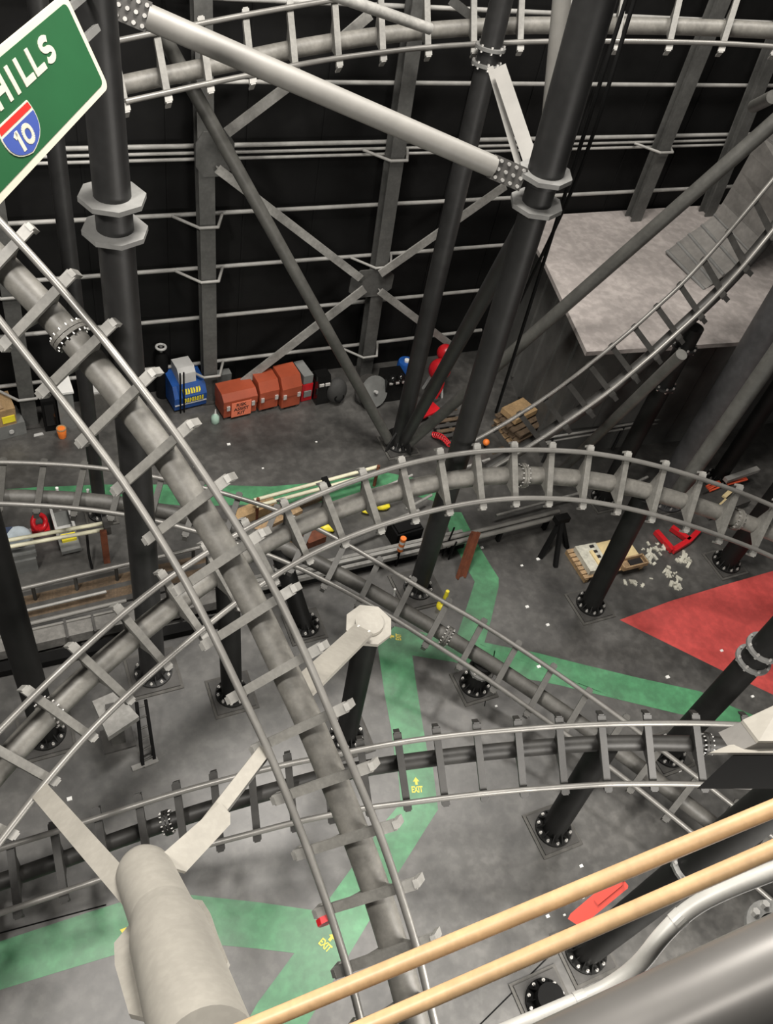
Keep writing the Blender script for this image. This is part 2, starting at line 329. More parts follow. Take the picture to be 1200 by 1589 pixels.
# ------------------------------------------------------------------ track stations in metres: left rail, right rail, spine
TRACK_POINTS = {
 'DIAGONAL': [
  ((-0.60,10.29,9.70), (-0.05,10.58,10.10), (-0.26,10.76,9.59)),
  ((-0.28,9.89,9.28), (0.32,10.11,9.76), (0.14,10.32,9.23)),
  ((0.04,9.43,8.85), (0.69,9.56,9.43), (0.54,9.81,8.87)),
  ((0.37,8.91,8.44), (1.05,8.97,9.08), (0.93,9.24,8.50)),
  ((0.71,8.33,8.03), (1.39,8.36,8.72), (1.29,8.64,8.13)),
  ((1.02,7.75,7.64), (1.72,7.75,8.34), (1.62,8.03,7.74)),
  ((1.29,7.14,7.26), (2.03,7.12,7.93), (1.90,7.40,7.33)),
  ((1.53,6.50,6.89), (2.31,6.48,7.52), (2.16,6.74,6.92)),
  ((1.73,5.82,6.52), (2.54,5.81,7.13), (2.37,6.05,6.52)),
  ((1.90,5.15,6.16), (2.71,5.11,6.75), (2.54,5.35,6.15)),
  ((2.06,4.52,5.82), (2.84,4.41,6.39), (2.70,4.68,5.80)),
  ((2.18,3.91,5.48), (2.96,3.73,6.03), (2.83,4.02,5.45)),
  ((2.28,3.26,5.15), (3.07,3.06,5.70), (2.94,3.35,5.11)),
  ((2.36,2.59,4.82), (3.13,2.40,5.39), (3.02,2.67,4.79)),
  ((2.41,1.94,4.50), (3.16,1.79,5.10), (3.06,2.03,4.49)),
  ((2.42,1.34,4.19), (3.15,1.22,4.81), (3.08,1.44,4.19)),
  ((2.41,0.77,3.87), (3.14,0.67,4.53), (3.07,0.88,3.90)),
 ],
 'ARCH': [
  ((-2.44,4.80,5.08), (-1.78,4.40,4.42), (-2.31,4.81,4.41)),
  ((-1.83,5.39,5.09), (-1.17,5.00,4.43), (-1.70,5.42,4.43)),
  ((-1.20,5.96,5.10), (-0.57,5.56,4.45), (-1.08,5.99,4.44)),
  ((-0.55,6.48,5.12), (0.02,6.05,4.46), (-0.45,6.51,4.46)),
  ((0.12,6.98,5.13), (0.63,6.48,4.47), (0.21,6.99,4.47)),
  ((0.82,7.46,5.14), (1.28,6.88,4.49), (0.90,7.43,4.48)),
  ((1.56,7.90,5.15), (1.95,7.27,4.50), (1.62,7.85,4.49)),
  ((2.32,8.27,5.16), (2.64,7.64,4.51), (2.35,8.23,4.51)),
  ((3.06,8.57,5.18), (3.34,7.95,4.53), (3.10,8.56,4.53)),
  ((3.81,8.81,5.20), (4.05,8.21,4.55), (3.85,8.81,4.56)),
  ((4.58,9.00,5.22), (4.78,8.38,4.58), (4.63,9.00,4.58)),
  ((5.38,9.15,5.24), (5.52,8.49,4.61), (5.42,9.13,4.60)),
  ((6.18,9.25,5.26), (6.24,8.54,4.64), (6.20,9.19,4.61)),
  ((6.98,9.28,5.27), (6.96,8.55,4.66), (6.98,9.21,4.62)),
  ((7.75,9.24,5.27), (7.67,8.52,4.66), (7.73,9.17,4.62)),
  ((8.53,9.14,5.24), (8.38,8.44,4.64), (8.48,9.08,4.60)),
  ((9.33,8.99,5.20), (9.09,8.31,4.59), (9.25,8.94,4.55)),
  ((10.14,8.80,5.13), (9.82,8.13,4.52), (10.02,8.75,4.48)),
  ((10.95,8.55,5.02), (10.58,7.89,4.40), (10.80,8.52,4.37)),
  ((11.80,8.26,4.85), (11.37,7.63,4.22), (11.61,8.25,4.21)),
  ((12.65,7.94,4.64), (12.19,7.34,3.99), (12.46,7.95,4.00)),
  ((13.50,7.57,4.42), (13.00,7.02,3.74), (13.31,7.62,3.77)),
  ((14.33,7.13,4.19), (13.81,6.65,3.49), (14.16,7.22,3.55)),
  ((15.11,6.62,3.97), (14.59,6.23,3.23), (14.97,6.77,3.33)),
 ],
 'LEVEL': [
  ((-2.12,6.00,1.54), (-2.16,5.12,1.26), (-2.05,5.69,0.98)),
  ((-1.46,5.95,1.69), (-1.50,5.08,1.37), (-1.39,5.66,1.11)),
  ((-0.79,5.89,1.83), (-0.81,5.04,1.49), (-0.71,5.63,1.25)),
  ((-0.11,5.84,1.98), (-0.13,5.01,1.60), (-0.03,5.61,1.39)),
  ((0.54,5.79,2.13), (0.50,4.98,1.71), (0.62,5.58,1.53)),
  ((1.15,5.73,2.28), (1.08,4.93,1.82), (1.22,5.54,1.67)),
  ((1.74,5.65,2.43), (1.64,4.86,1.93), (1.81,5.48,1.81)),
  ((2.34,5.56,2.58), (2.23,4.78,2.04), (2.40,5.41,1.95)),
  ((2.93,5.45,2.74), (2.84,4.70,2.14), (3.00,5.33,2.09)),
  ((3.52,5.32,2.89), (3.45,4.59,2.24), (3.61,5.24,2.24)),
  ((4.10,5.20,3.03), (4.07,4.47,2.33), (4.21,5.13,2.36)),
  ((4.71,5.07,3.15), (4.69,4.31,2.42), (4.82,4.99,2.47)),
  ((5.35,4.92,3.25), (5.32,4.15,2.51), (5.46,4.83,2.57)),
  ((6.01,4.74,3.35), (5.97,3.98,2.59), (6.12,4.66,2.66)),
  ((6.68,4.54,3.45), (6.64,3.79,2.67), (6.79,4.47,2.76)),
  ((7.36,4.33,3.55), (7.33,3.58,2.75), (7.48,4.27,2.85)),
  ((8.06,4.10,3.64), (8.05,3.35,2.84), (8.20,4.04,2.95)),
  ((8.81,3.83,3.74), (8.82,3.07,2.92), (8.97,3.76,3.04)),
  ((9.61,3.53,3.83), (9.65,2.74,3.01), (9.78,3.44,3.13)),
  ((10.41,3.19,3.93), (10.52,2.36,3.09), (10.63,3.08,3.23)),
  ((11.22,2.81,4.03), (11.41,1.95,3.17), (11.49,2.69,3.32)),
 ],
 'LOW': [
  ((-1.27,13.38,2.91), (-1.40,12.32,2.89), (-1.38,12.87,2.45)),
  ((-0.55,13.27,2.85), (-0.74,12.22,2.80), (-0.69,12.77,2.38)),
  ((0.19,13.12,2.79), (-0.08,12.09,2.71), (0.02,12.65,2.30)),
  ((0.94,12.93,2.73), (0.59,11.93,2.62), (0.73,12.49,2.23)),
  ((1.67,12.68,2.67), (1.27,11.72,2.53), (1.45,12.27,2.16)),
  ((2.40,12.36,2.60), (1.95,11.43,2.45), (2.17,11.98,2.08)),
  ((3.13,11.99,2.54), (2.63,11.08,2.36), (2.87,11.62,2.01)),
  ((3.84,11.58,2.46), (3.29,10.69,2.27), (3.57,11.23,1.93)),
  ((4.54,11.13,2.37), (3.93,10.27,2.18), (4.23,10.80,1.84)),
  ((5.18,10.61,2.26), (4.53,9.83,2.07), (4.86,10.33,1.73)),
  ((5.77,10.05,2.14), (5.11,9.34,1.94), (5.45,9.81,1.61)),
  ((6.33,9.46,2.02), (5.69,8.80,1.81), (6.03,9.25,1.48)),
  ((6.89,8.85,1.89), (6.25,8.23,1.68), (6.60,8.66,1.35)),
  ((7.46,8.21,1.78), (6.79,7.62,1.54), (7.17,8.04,1.23)),
  ((8.03,7.58,1.67), (7.33,7.00,1.41), (7.73,7.41,1.11)),
  ((8.56,6.92,1.57), (7.84,6.36,1.29), (8.28,6.76,1.00)),
  ((9.06,6.23,1.50), (8.33,5.69,1.19), (8.79,6.08,0.92)),
  ((9.54,5.52,1.44), (8.80,5.02,1.11), (9.28,5.38,0.86)),
  ((10.01,4.77,1.39), (9.25,4.33,1.04), (9.75,4.67,0.80)),
  ((10.45,4.01,1.33), (9.69,3.63,0.97), (10.21,3.94,0.74)),
  ((10.88,3.26,1.28), (10.11,2.91,0.90), (10.64,3.20,0.68)),
  ((11.29,2.53,1.22), (10.52,2.18,0.83), (11.06,2.48,0.62)),
  ((11.69,1.83,1.16), (10.92,1.43,0.76), (11.46,1.75,0.56)),
  ((12.08,1.14,1.11), (11.30,0.68,0.69), (11.84,1.02,0.49)),
 ],
 'WALL': [
  ((2.53,15.61,9.96), (2.53,14.77,9.34), (2.52,15.46,9.29)),
  ((3.31,15.80,10.05), (3.28,14.92,9.43), (3.28,15.62,9.38)),
  ((4.14,15.99,10.15), (4.06,15.08,9.52), (4.09,15.79,9.47)),
  ((5.00,16.18,10.25), (4.88,15.26,9.60), (4.93,15.98,9.56)),
  ((5.89,16.35,10.35), (5.76,15.45,9.69), (5.82,16.17,9.66)),
  ((6.82,16.49,10.46), (6.67,15.61,9.77), (6.75,16.32,9.76)),
  ((7.79,16.58,10.57), (7.61,15.71,9.85), (7.72,16.43,9.86)),
  ((8.77,16.60,10.69), (8.57,15.73,9.95), (8.72,16.45,9.97)),
  ((9.75,16.51,10.82), (9.53,15.65,10.06), (9.73,16.36,10.10)),
  ((10.73,16.32,10.96), (10.47,15.47,10.19), (10.71,16.17,10.24)),
  ((11.73,16.05,11.10), (11.42,15.22,10.33), (11.69,15.91,10.37)),
  ((12.79,15.74,11.24), (12.41,14.94,10.46), (12.73,15.61,10.51)),
  ((13.94,15.39,11.38), (13.48,14.63,10.59), (13.84,15.28,10.65)),
  ((15.09,14.98,11.53), (14.55,14.28,10.72), (14.96,14.90,10.79)),
  ((16.17,14.49,11.67), (15.57,13.85,10.85), (16.05,14.43,10.94)),
  ((17.18,13.92,11.81), (16.53,13.33,10.99), (17.04,13.88,11.08)),
 ],
 'RIGHT': [
  ((15.87,12.47,9.02), (15.40,11.38,8.98), (15.96,11.79,8.72)),
  ((15.22,12.21,8.35), (14.69,11.04,8.33), (15.30,11.48,8.09)),
  ((14.75,12.08,7.69), (14.25,10.90,7.70), (14.86,11.34,7.48)),
  ((14.33,11.99,7.09), (13.91,10.85,7.13), (14.48,11.28,6.88)),
  ((13.90,11.90,6.56), (13.55,10.80,6.65), (14.06,11.23,6.33)),
  ((13.45,11.84,6.08), (13.11,10.72,6.23), (13.59,11.15,5.86)),
  ((13.00,11.78,5.62), (12.65,10.63,5.82), (13.13,11.06,5.42)),
  ((12.54,11.74,5.17), (12.20,10.57,5.41), (12.68,11.00,4.99)),
  ((12.09,11.72,4.72), (11.79,10.55,4.98), (12.25,10.99,4.55)),
  ((11.66,11.73,4.26), (11.38,10.58,4.53), (11.82,11.01,4.10)),
  ((11.21,11.76,3.81), (10.96,10.62,4.09), (11.38,11.05,3.64)),
  ((10.73,11.82,3.35), (10.52,10.67,3.65), (10.91,11.11,3.18)),
  ((10.20,11.88,2.90), (10.01,10.73,3.20), (10.37,11.17,2.71)),
  ((9.61,11.96,2.44), (9.44,10.77,2.76), (9.78,11.23,2.25)),
 ],
}

# ------------------------------------------------------------------ the setting: floor, back wall, wall steelwork
fl = MB(); fl.box((14, 4.0, -0.1), Xv, Yv, Zv, 34, 15.0, 0.1)
tag(fl.build('floor', M_FLOOR, origin=(0, 0, 0)), kind='structure')
wl = MB(); wl.box((14, 18.12, 9), Xv, Yv, Zv, 34, 0.12, 9.0)
for i in range(38):
    wl.box((-19.5 + i * 1.8, 17.99, 9), Xv, Yv, Zv, 0.03, 0.015, 9.0)
tag(wl.build('wall_back', M_WALL, origin=(0, 18, 0)), kind='structure')

def i_column(a, b, w, d):
    """I profile with flanges parallel to the wall, from a (foot) to b (head)"""
    mb = MB(); a = Vector(a); b = Vector(b); t = 0.045
    for off in (-d / 2, d / 2):
        mb.bar(a + Yv * off, b + Yv * off, Yv, t / 2, w / 2)
    mb.bar(a, b, Yv, d / 2, t / 2)
    return mb
WCX = []
for (head, foot, lab, top) in [
    ((-10, 300), (45, 640), 'grey steel wall stud at the far left beside the carton pile', 11.0),
    ((312, 0), (325, 598), 'grey steel wall stud behind the blue machine and the rust-red boxes', 13.0),
    ((633, 100), (566, 567), 'grey steel wall stud where the long wall braces cross', 13.0),
    ((1078, 100), (990, 320), 'grey steel wall stud rising from the back edge of the dusty roof', 13.0),
    ((1183, 115), (1105, 310), 'grey steel wall stud at the right, touched by the long dark diagonal pipe', 13.0)]:
    h = W(*head, 17.45); f = W(*foot, 17.45)
    d = (h - f) / (h.z - f.z)
    f0 = f - d * f.z; f0.z = 0
    zb = 0.0 if f.z < 2 else 4.7
    A = f0 + d * zb; B = f0 + d * top
    t = thing('wall_stud', A, lab, 'steel column')
    i_column(A, B, 0.36, 0.3).build('i_beam', M_WCOL, t)
    if zb == 0:
        mb = MB(); mb.box(A + Zv * 0.02, Xv, Yv, Zv, 0.3, 0.28, 0.02); mb.build('base_plate', M_PLATE, t)
    WCX.append((f0, d))
def stud_x(i, z): return (WCX[i][0] + WCX[i][1] * z).x

GIRTS = [(9.95, (), 'topmost pale pipe along the black wall'),
         (8.38, (), 'pale wall pipe just below the upper curved track'),
         (7.02, (), 'upper of the three close wall pipes'),
         (6.86, (2, 3), 'middle of the three close wall pipes'),
         (6.72, (), 'lower of the three close wall pipes'),
         (5.40, (1,), 'wall pipe next below the three close ones'),
         (3.95, (0, 1, 2), 'wall pipe at the height where the braces cross'),
         (2.48, (), 'straight grey wall pipe second from the floor'),
         (0.98, (0, 1, 2), 'lowest wall pipe, bent around each stud near the floor')]
for z, loops, lab in GIRTS:
    xe = 34.0 if z > 5 else 13.4
    rr = 0.052 if z not in (6.72, 6.86) else 0.038
    mb = MB(); mb.tube([Vector((-8, 17.8, z)), Vector((xe, 17.8, z))], rr, 8)
    for i in loops:                       # by-pass bent around the front of a stud
        x = stud_x(i, z)
        pts = [Vector((x - 0.68, 17.74, z)), Vector((x - 0.2, 17.2, z)), Vector((x + 0.22, 17.2, z)), Vector((x + 0.46, 17.74, z))]
        for a, b in zip(pts[:-1], pts[1:]): mb.tube([a, b], 0.036, 8)
        for p in pts: mb.ball(p, 0.038, 8, 6)
    solo(mb, 'wall_pipe', M_GIRT, lab, 'pipe')

# flat braces on the wall, in front of the studs
def brace(p, q, y0, y1, lab, m=M_BRACE, w=0.10, nm='wall_brace'):
    mb = MB(); a = W(*p, y0); b = W(*q, y1)
    mb.bar(a, b, Yv, 0.02, w); mb.bar(a + Yv * 0.07, b + Yv * 0.07, Yv, 0.06, 0.012)
    return solo(mb, nm, m, lab, 'brace')
brace((338, 262), (560, 432), 17.1, 17.1, 'wall brace sloping down right to the crossing, upper left arm')
brace((590, 452), (700, 535), 17.1, 17.1, 'wall brace below the crossing, lower right arm towards the red hoist')
brace((368, 600), (566, 448), 17.1, 17.1, 'pale wall brace from the rust-red boxes up to the crossing', w=0.13)
brace((590, 425), (785, 288), 17.1, 17.1, 'pale wall brace from the crossing up to the bolted joint', w=0.12)
brace((352, 206), (452, 130), 17.1, 17.1, 'short pale wall brace just under the upper curved track', w=0.11)
brace((528, 62), (575, 22), 17.1, 17.1, 'short pale wall brace inside the upper curved track', w=0.11)
brace((700, 0), (760, 48), 17.1, 17.1, 'dark wall brace behind the upper curved track', M_WCOL, 0.09)
for p, lab, w, h in [((334, 240), 'gusset plate on the stud above the blue machine', 0.42, 0.5), ((577, 440), 'gusset plate where the long wall braces cross', 0.62, 0.42)]:
    c = W(*p, 17.24); mb = MB()
    mb.prism([c + Xv * a + Zv * b for a, b in ((-w, -h * .5), (-w * .6, -h), (w * .6, -h), (w, -h * .5), (w, h * .5), (w * .6, h), (-w * .6, h), (-w, h * .5))], Yv * 0.03)
    solo(mb, 'gusset_plate', M_WCOL, lab, 'plate')

# ------------------------------------------------------------------ low roof block at the right with its dark sides
ZR = 4.75
c0 = F(845, 405, ZR); c1 = F(911, 546, ZR); c2 = F(1165, 530, ZR); back_y = 17.9
c3 = Vector((30, c2.y, ZR)); 
poly = [Vector((c0.x + .4, back_y, ZR)), c0, c1, c2, c3, Vector((30, back_y, ZR))]
rb = thing('flat_roofed_block', (c1.x, c1.y, 0), 'low block with dusty grey flat roof and dark sides at right', 'building')
mb = MB(); mb.prism([p - Zv * 0.12 for p in poly], Zv * 0.12); mb.build('roof', M_ROOF, rb)
wall_poly = [Vector((p.x + 1.0, min(p.y + 1.1, back_y), 0)) for p in poly]
b0, b1, b2 = wall_poly[1], wall_poly[2], wall_poly[3]
mb = MB(); mb.prism(wall_poly, Zv * (ZR - 0.12))
for k in range(4):
    a = b0.lerp(b1, (k + .5) / 4); mb.box((a.x - .02, a.y, ZR / 2), Zv, b1 - b0, Zv.cross(b1 - b0), ZR / 2 - .2, 0.06, 0.05)
for k in range(5):
    a = b1.lerp(b2, (k + .5) / 5); mb.box((a.x, a.y + .03, ZR / 2), Zv, Xv, Yv, ZR / 2 - .2, 0.05, 0.04)
mb.build('side_boarding', M_ROOFSIDE, rb)

# curved ribbed chute of grey sheets behind the right-hand track
edge = [(1240, 120), (1200, 180), (1167, 238), (1138, 290), (1108, 336), (1068, 366), (1034, 392)]
inner = [(1330, 175), (1290, 240), (1240, 305), (1205, 352), (1165, 395), (1122, 430), (1092, 452)]
hz = [9.3, 8.4, 7.4, 6.4, 5.5, 5.0, 4.80]
eo = spline([F(*p, z) for p, z in zip(edge, hz)], 2); ei = spline([F(*p, z - .1) for p, z in zip(inner, hz)], 2)
ch = thing('ribbed_chute', eo[-1], 'curved chute of grey ribbed sheets above the dusty roof', 'chute')
for i in range(12):
    mb = MB(); n = (eo[i + 1] - eo[i]).cross(ei[i] - eo[i]).normalized() * 0.05
    mb.prism([eo[i], eo[i + 1], ei[i + 1], ei[i]], n); mb.build('sheet', M_PANEL, ch)
for i in range(13):
    mb = MB(); mb.tube([eo[i] + Zv * .05, ei[i] + Zv * .05], 0.05, 8); mb.build('rib', M_FLANGE, ch)

# ------------------------------------------------------------------ painted floor markings
def floor_paint(px, name, m, lab, cat):
    mb = MB(); mb.prism([F(*p) for p in px], Zv * 0.004)
    return solo(mb, name, m, lab, cat)
G_A = [(688, 795), (716, 795), (738, 838), (760, 875), (774, 897), (774, 910), (762, 963), (752, 997),
       (800, 1007), (833, 1013), (900, 1030), (987, 1051), (1087, 1073), (1128, 1093), (1170, 1110), (1150, 1128), (1105, 1117),
       (1050, 1107), (967, 1087), (867, 1063), (800, 1050), (755, 1040), (703, 1027), (640, 1017), (646, 1062), (657, 1130), (664, 1170), (672, 1192), (680, 1256),
       (617, 1356), (545, 1476), (470, 1600), (375, 1600), (400, 1556), (457, 1479), (400, 1472), (347, 1467), (275, 1468), (177, 1482), (0, 1536), (-60, 1556),
       (-60, 1482), (0, 1461), (127, 1419), (200, 1396), (280, 1387), (400, 1400), (497, 1414), (513, 1392), (600, 1272), (622, 1246), (618, 1199), (613, 1177), (607, 1130), (597, 1077), (587, 1007), (590, 985),
       (612, 972), (640, 978), (700, 990), (708, 990), (722, 950), (737, 903), (720, 873), (702, 838)]
floor_paint(G_A, 'floor_walkway_marking', M_GREEN, 'long branching green walkway painted on the grey floor', 'floor marking')
floor_paint([(-60, 764), (60, 756), (160, 752), (300, 752), (420, 755), (500, 748), (600, 733), (690, 752), (690, 782), (600, 757), (510, 779), (300, 786), (160, 774), (-60, 778)],
            'floor_walkway_marking', M_GREEN, 'straight green strip painted on the floor behind the tracks', 'floor marking')
floor_paint([(962, 962), (1040, 933), (1120, 909), (1200, 886), (1290, 862), (1330, 1130), (1200, 1078), (1120, 1040)], 'floor_zone_marking', M_RED,
            'red triangular zone painted on the floor at right', 'floor marking')
def stencil(px, updir, lab, w=0.23, word='EXIT', flip=0, arrow=True):
    c = F(*px, 0.006); q = F(px[0] + updir[0], px[1] + updir[1], 0.006)
    v = (q - c).normalized(); u = v.cross(Zv); mb = MB()
    text_on(mb, word, c - u * w / 2 - v * 0.13, u, v, w, 0.13, 0.003, 0.03)
    if arrow:
        a = c + v * 0.03 + (u * flip)
        mb.prism([a - u * .025, a + u * .025, a + u * .025 + v * .07, a + u * .065 + v * .07, a + v * .16, a - u * .065 + v * .07, a - u * .025 + v * .07], Zv * .003)
    return solo(mb, 'exit_stencil', M_YELL, lab, 'floor marking')
stencil((647, 1220), (-3, -22), 'yellow EXIT stencil with arrow on the green walkway under the level track')
stencil((509, 1462), (14, -17), 'yellow EXIT stencil beside the nearest track rail on the green walkway')
stencil((614, 988), (-20, -2), 'small yellow stencil at the bend of the green walkway by the capped column', w=0.17)
stencil((203, 1447), (-12, -3), 'yellow stencil peeking out left of the big cream pipe', w=0.22)

for i, (p, q) in enumerate((((735, 1600), (858, 1478)), ((752, 1096), (768, 1010)), ((745, 1000), (960, 1085)), ((0, 1448), (165, 1404)))):
    a = F(*p); b = F(*q); mb = MB(); mb.bar(a + Zv * .001, b + Zv * .001, Zv, .003, .012)
    tag(mb.build('trim_%d' % (i + 1), M_DARK), kind='structure')
# ------------------------------------------------------------------ coaster tracks
TRACK_RUN_ON = {'DIAGONAL': (3, 2), 'ARCH': (2, 5), 'LEVEL': (4, 5), 'LOW': (4, 4), 'WALL': (0, 4), 'RIGHT': (1, 0)}
def track(key, label, r_spine, m_spine, m_tie, flanges=(), m_clamp=None, rail_r=0.05, cs=1.0):
    st0 = [tuple(Vector(p) for p in s) for s in TRACK_POINTS[key]]
    na, nb = TRACK_RUN_ON[key]              # crossties that carry on outside the view
    st = [tuple(p + (p - q) * k for p, q in zip(st0[0], st0[1])) for k in range(na, 0, -1)] + st0 + [tuple(p + (p - q) * k for p, q in zip(st0[-1], st0[-2])) for k in range(1, nb + 1)]
    base = sum((s[2] for s in st), Vector()) / len(st); base.z = min(s[2].z for s in st)
    t = thing('coaster_track', base, label, 'coaster track')
    Ls = spline([s[0] for s in st]); Rs = spline([s[1] for s in st]); Ss = spline([s[2] for s in st])
    for P in (Ls, Rs): MB().tube(P, rail_r, 10).build('rail', M_RAIL, t)
    MB().tube(Ss, r_spine, 18).build('spine', m_spine, t)
    n = len(st)
    for i, (L, R, S) in enumerate(st):
        lat = (R - L).normalized(); nn = (S - (L + R) / 2).normalized()
        tan = (st[min(i + 1, n - 1)][2] - st[max(i - 1, 0)][2]).normalized()
        nn = (nn - tan * nn.dot(tan)).normalized()
        mb = MB()
        a, b = L + nn * 0.095 + lat * .0, R + nn * 0.095 - lat * .0
        mb.bar(a, b, nn, 0.04, 0.06)
        web = [a + nn * .02, b + nn * .02, S + lat * r_spine * .9 - nn * .02, S - lat * r_spine * .9 - nn * .02]
        mb.prism([p - tan * .018 for p in web], tan * .036)
        tie = mb.build('crosstie', m_tie, t)
        for e, sg in ((L, -1), (R, 1)):
            cb = MB()
            cb.box(e + lat * sg * 0.075 * cs + nn * 0.06, lat, nn, tan, 0.07 * cs, 0.03, 0.07)
            cb.box(e + lat * sg * 0.15 * cs + nn * (0.05 + 0.07 * cs), lat + nn * (sg * .35 * (cs > 1)), nn, tan, 0.022 * cs, 0.085 * cs, 0.05)
            cb.build('rail_clamp', m_clamp or m_tie, tie)
    for k in flanges:
        k += na; i = int(k); fr = k - i
        c = st[i][2].lerp(st[i + 1][2], fr); ax = (st[i + 1][2] - st[i][2]).normalized()
        mb = MB()
        for s in (-.03, .03): mb.ring(c + ax * s, ax, r_spine * .9, r_spine + .07, .05, 20)
        fo = mb.build('pipe_flange', m_spine, t)
        a = ax.orthogonal().normalized(); b = ax.cross(a); mb = MB()
        for j in range(14):
            th = 2 * math.pi * j / 14; q = c + (a * math.cos(th) + b * math.sin(th)) * (r_spine + .04)
            mb.cyl(q - ax * .09, q + ax * .09, .016, 6)
        mb.build('bolt_circle', M_BOLT, fo)
    return t, st0
T1, S1 = track('DIAGONAL', 'nearest coaster track, dropping diagonally from the left edge to the bottom middle', 0.19, M_TRACK, M_TIE, (2.5,), m_clamp=M_CLAMP, rail_r=0.052, cs=1.5)
T2, S2 = track('ARCH', 'coaster track climbing from lower left then arching across the middle', 0.18, M_TRACK, M_TIE, (3.05, 15.45, 21.5), m_clamp=M_CLAMP)
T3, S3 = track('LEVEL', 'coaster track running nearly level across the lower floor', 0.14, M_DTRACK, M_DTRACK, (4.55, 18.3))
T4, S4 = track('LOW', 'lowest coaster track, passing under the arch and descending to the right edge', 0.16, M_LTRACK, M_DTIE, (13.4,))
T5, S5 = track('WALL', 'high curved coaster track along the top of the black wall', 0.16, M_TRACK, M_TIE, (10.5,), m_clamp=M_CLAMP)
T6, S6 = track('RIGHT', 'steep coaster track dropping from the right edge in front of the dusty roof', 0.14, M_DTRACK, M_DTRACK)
# red lamp clipped to the nearest track
p = S1[13][0]; mb = MB(); c = D(505, 1434, (proj(p)[2]) + .05)
mb.prism([c + Vector(q) for q in ((-.06, 0, -.08), (.05, 0, -.1), (.09, 0, .02), (.03, 0, .1), (-.06, 0, .08), (-.1, 0, 0))], Yv * .08)
lamp = mb.build('track_marker_lamp', M_CRED, T1); lamp['label'] = 'dark red marker lamp'

# ------------------------------------------------------------------ columns
def column(label, base, top, r, m=M_BLACK, plate=0.42, bolts=10, flanges=(), octa=False, name='support_column', m_fl=None, r_top=None, hood=True, grout=True):
    """base and top are points; flanges are heights; base plate only when it stands on the floor"""
    base = Vector(base); top = Vector(top); ax = (top - base).normalized()
    t = thing(name, base, label, 'column')
    mb = MB(); mb.tube([base + Zv * .01, base.lerp(top, .5), top], [r, (r if not r_top else r * .75 + r_top * .25), r_top or r], 24); mb.build('shaft', m, t)
    if plate:
        if grout:
            mb = MB(); mb.box(base + Zv * .015, Xv, Yv, Zv, plate + .06, plate + .06, .015); mb.build('grout_pad', M_GROUT, t)
        mb = MB(); mb.box(base + Zv * .04, Xv, Yv, Zv, plate, plate, .02); mb.build('base_plate', M_PLATE, t)
        mb = MB(); mb.ring(base + Zv * .09, Zv, r * .9, r + .13, .05, 24)
        for k in range(bolts):
            th = 2 * math.pi * (k + .5) / bolts; d = Vector((math.cos(th), math.sin(th), 0))
            mb.prism([base + d * (r - .01) + Zv * .11, base + d * (r + .12) + Zv * .11, base + d * (r - .01) + Zv * .3], d.cross(Zv) * .02)
        fo = mb.build('foot_flange', m, t)
        for k in range(bolts):
            th = 2 * math.pi * k / bolts; q = base + Vector((math.cos(th), math.sin(th), 0)) * (r + .085)
            mb = MB(); mb.cyl(q + Zv * .11, q + Zv * .16, .032, 6, smooth=False); mb.cyl(q + Zv * .16, q + Zv * .2, .018, 6)
            mb.build('anchor_bolt', M_BOLT, fo)
    for z in flanges:
        c = base + ax * ((z - base.z) / ax.z)
        mb = MB(); mb.ring(c, ax, r * .85, r + (.13 if octa else .08), .06, 8 if octa else 24); fg = mb.build('flange', m_fl or M_FLANGE, t)
        if not octa:
            a_ = ax.orthogonal().normalized(); b_ = ax.cross(a_)
            for k in range(8):
                th = 2 * math.pi * (k + .5) / 8; q = c + (a_ * math.cos(th) + b_ * math.sin(th)) * (r + .045)
                MB().cyl(q - ax * .07, q + ax * .07, .026, 6, smooth=False).build('flange_bolt', M_BOLT, fg)
    return t
def vtop(base, px):  return Vector((base.x, base.y, up_to(base, *px)))
def lean(base, px, z):
    """point seen at px, at height z"""
    return F(px[0], px[1], z)

bA = F(238, 1045)
pA = lean(bA, (168, 230), 11.3)
column('tall dark column behind the highway sign, with twin octagonal flanges', bA, bA + (pA - bA) * 1.45, 0.255, M_DGREY, 0.46, flanges=(10.30, 10.72, 14.1), octa=True, r_top=0.17)
bB = F(648, 915); pB = F(842, 285, 10.5); pB2 = F(935, -40, 13.2)
tB = column('tallest dark column right of centre, twin octagonal flanges at the bolted joint', bB, pB, 0.225, M_DGREY, 0.5, flanges=(), octa=True)
mb = MB(); mb.tube([pB + (pB - bB).normalized() * .02, pB2], 0.27, 24); mb.build('upper_shaft', M_DGREY, tB)
axB = (pB - bB).normalized()
for dz in (-.32, .16):
    mb = MB(); mb.ring(pB + axB * dz, axB, 0.2, 0.40, 0.07, 8); mb.build('flange', M_FLANGE, tB)
bC = F(618, 692); pC = F(790, -50, 11.5)
column('dark column rising from the floor node by the red hoist to the upper track', bC, pC, 0.225, M_DGREY, 0.42, flanges=(9.85, 10.15))
bD = F(915, 940); column('black column carrying the arch, beside the pallet of scrap', bD, S2[19][2] - Zv * .1, 0.235, M_BLACK, 0.42)
bE = F(857, 1288); column('black column carrying the level track at lower right', bE, S3[16][2].lerp(S3[17][2], .2) - Zv * .05, 0.24, M_BLACK, 0.40)
bE2 = F(1035, 1168); zt = up_to(bE2, 1230, 930)
column('black flanged column crossing the red zone at the right edge', bE2, (bE2.x, bE2.y, zt + 3.5), 0.25, M_BLACK, 0.40, flanges=(up_to(bE2, 1178, 1032), up_to(bE2, 1194, 1012)))
bF = F(907, 1478); zt = up_to(bF, 1260, 1215)
column('stout black column sloping behind the two wooden handrails', bF, (bF.x, bF.y, zt + 3), 0.26, M_BLACK, 0.42, bolts=12, flanges=(up_to(bF, 1085, 1352),))
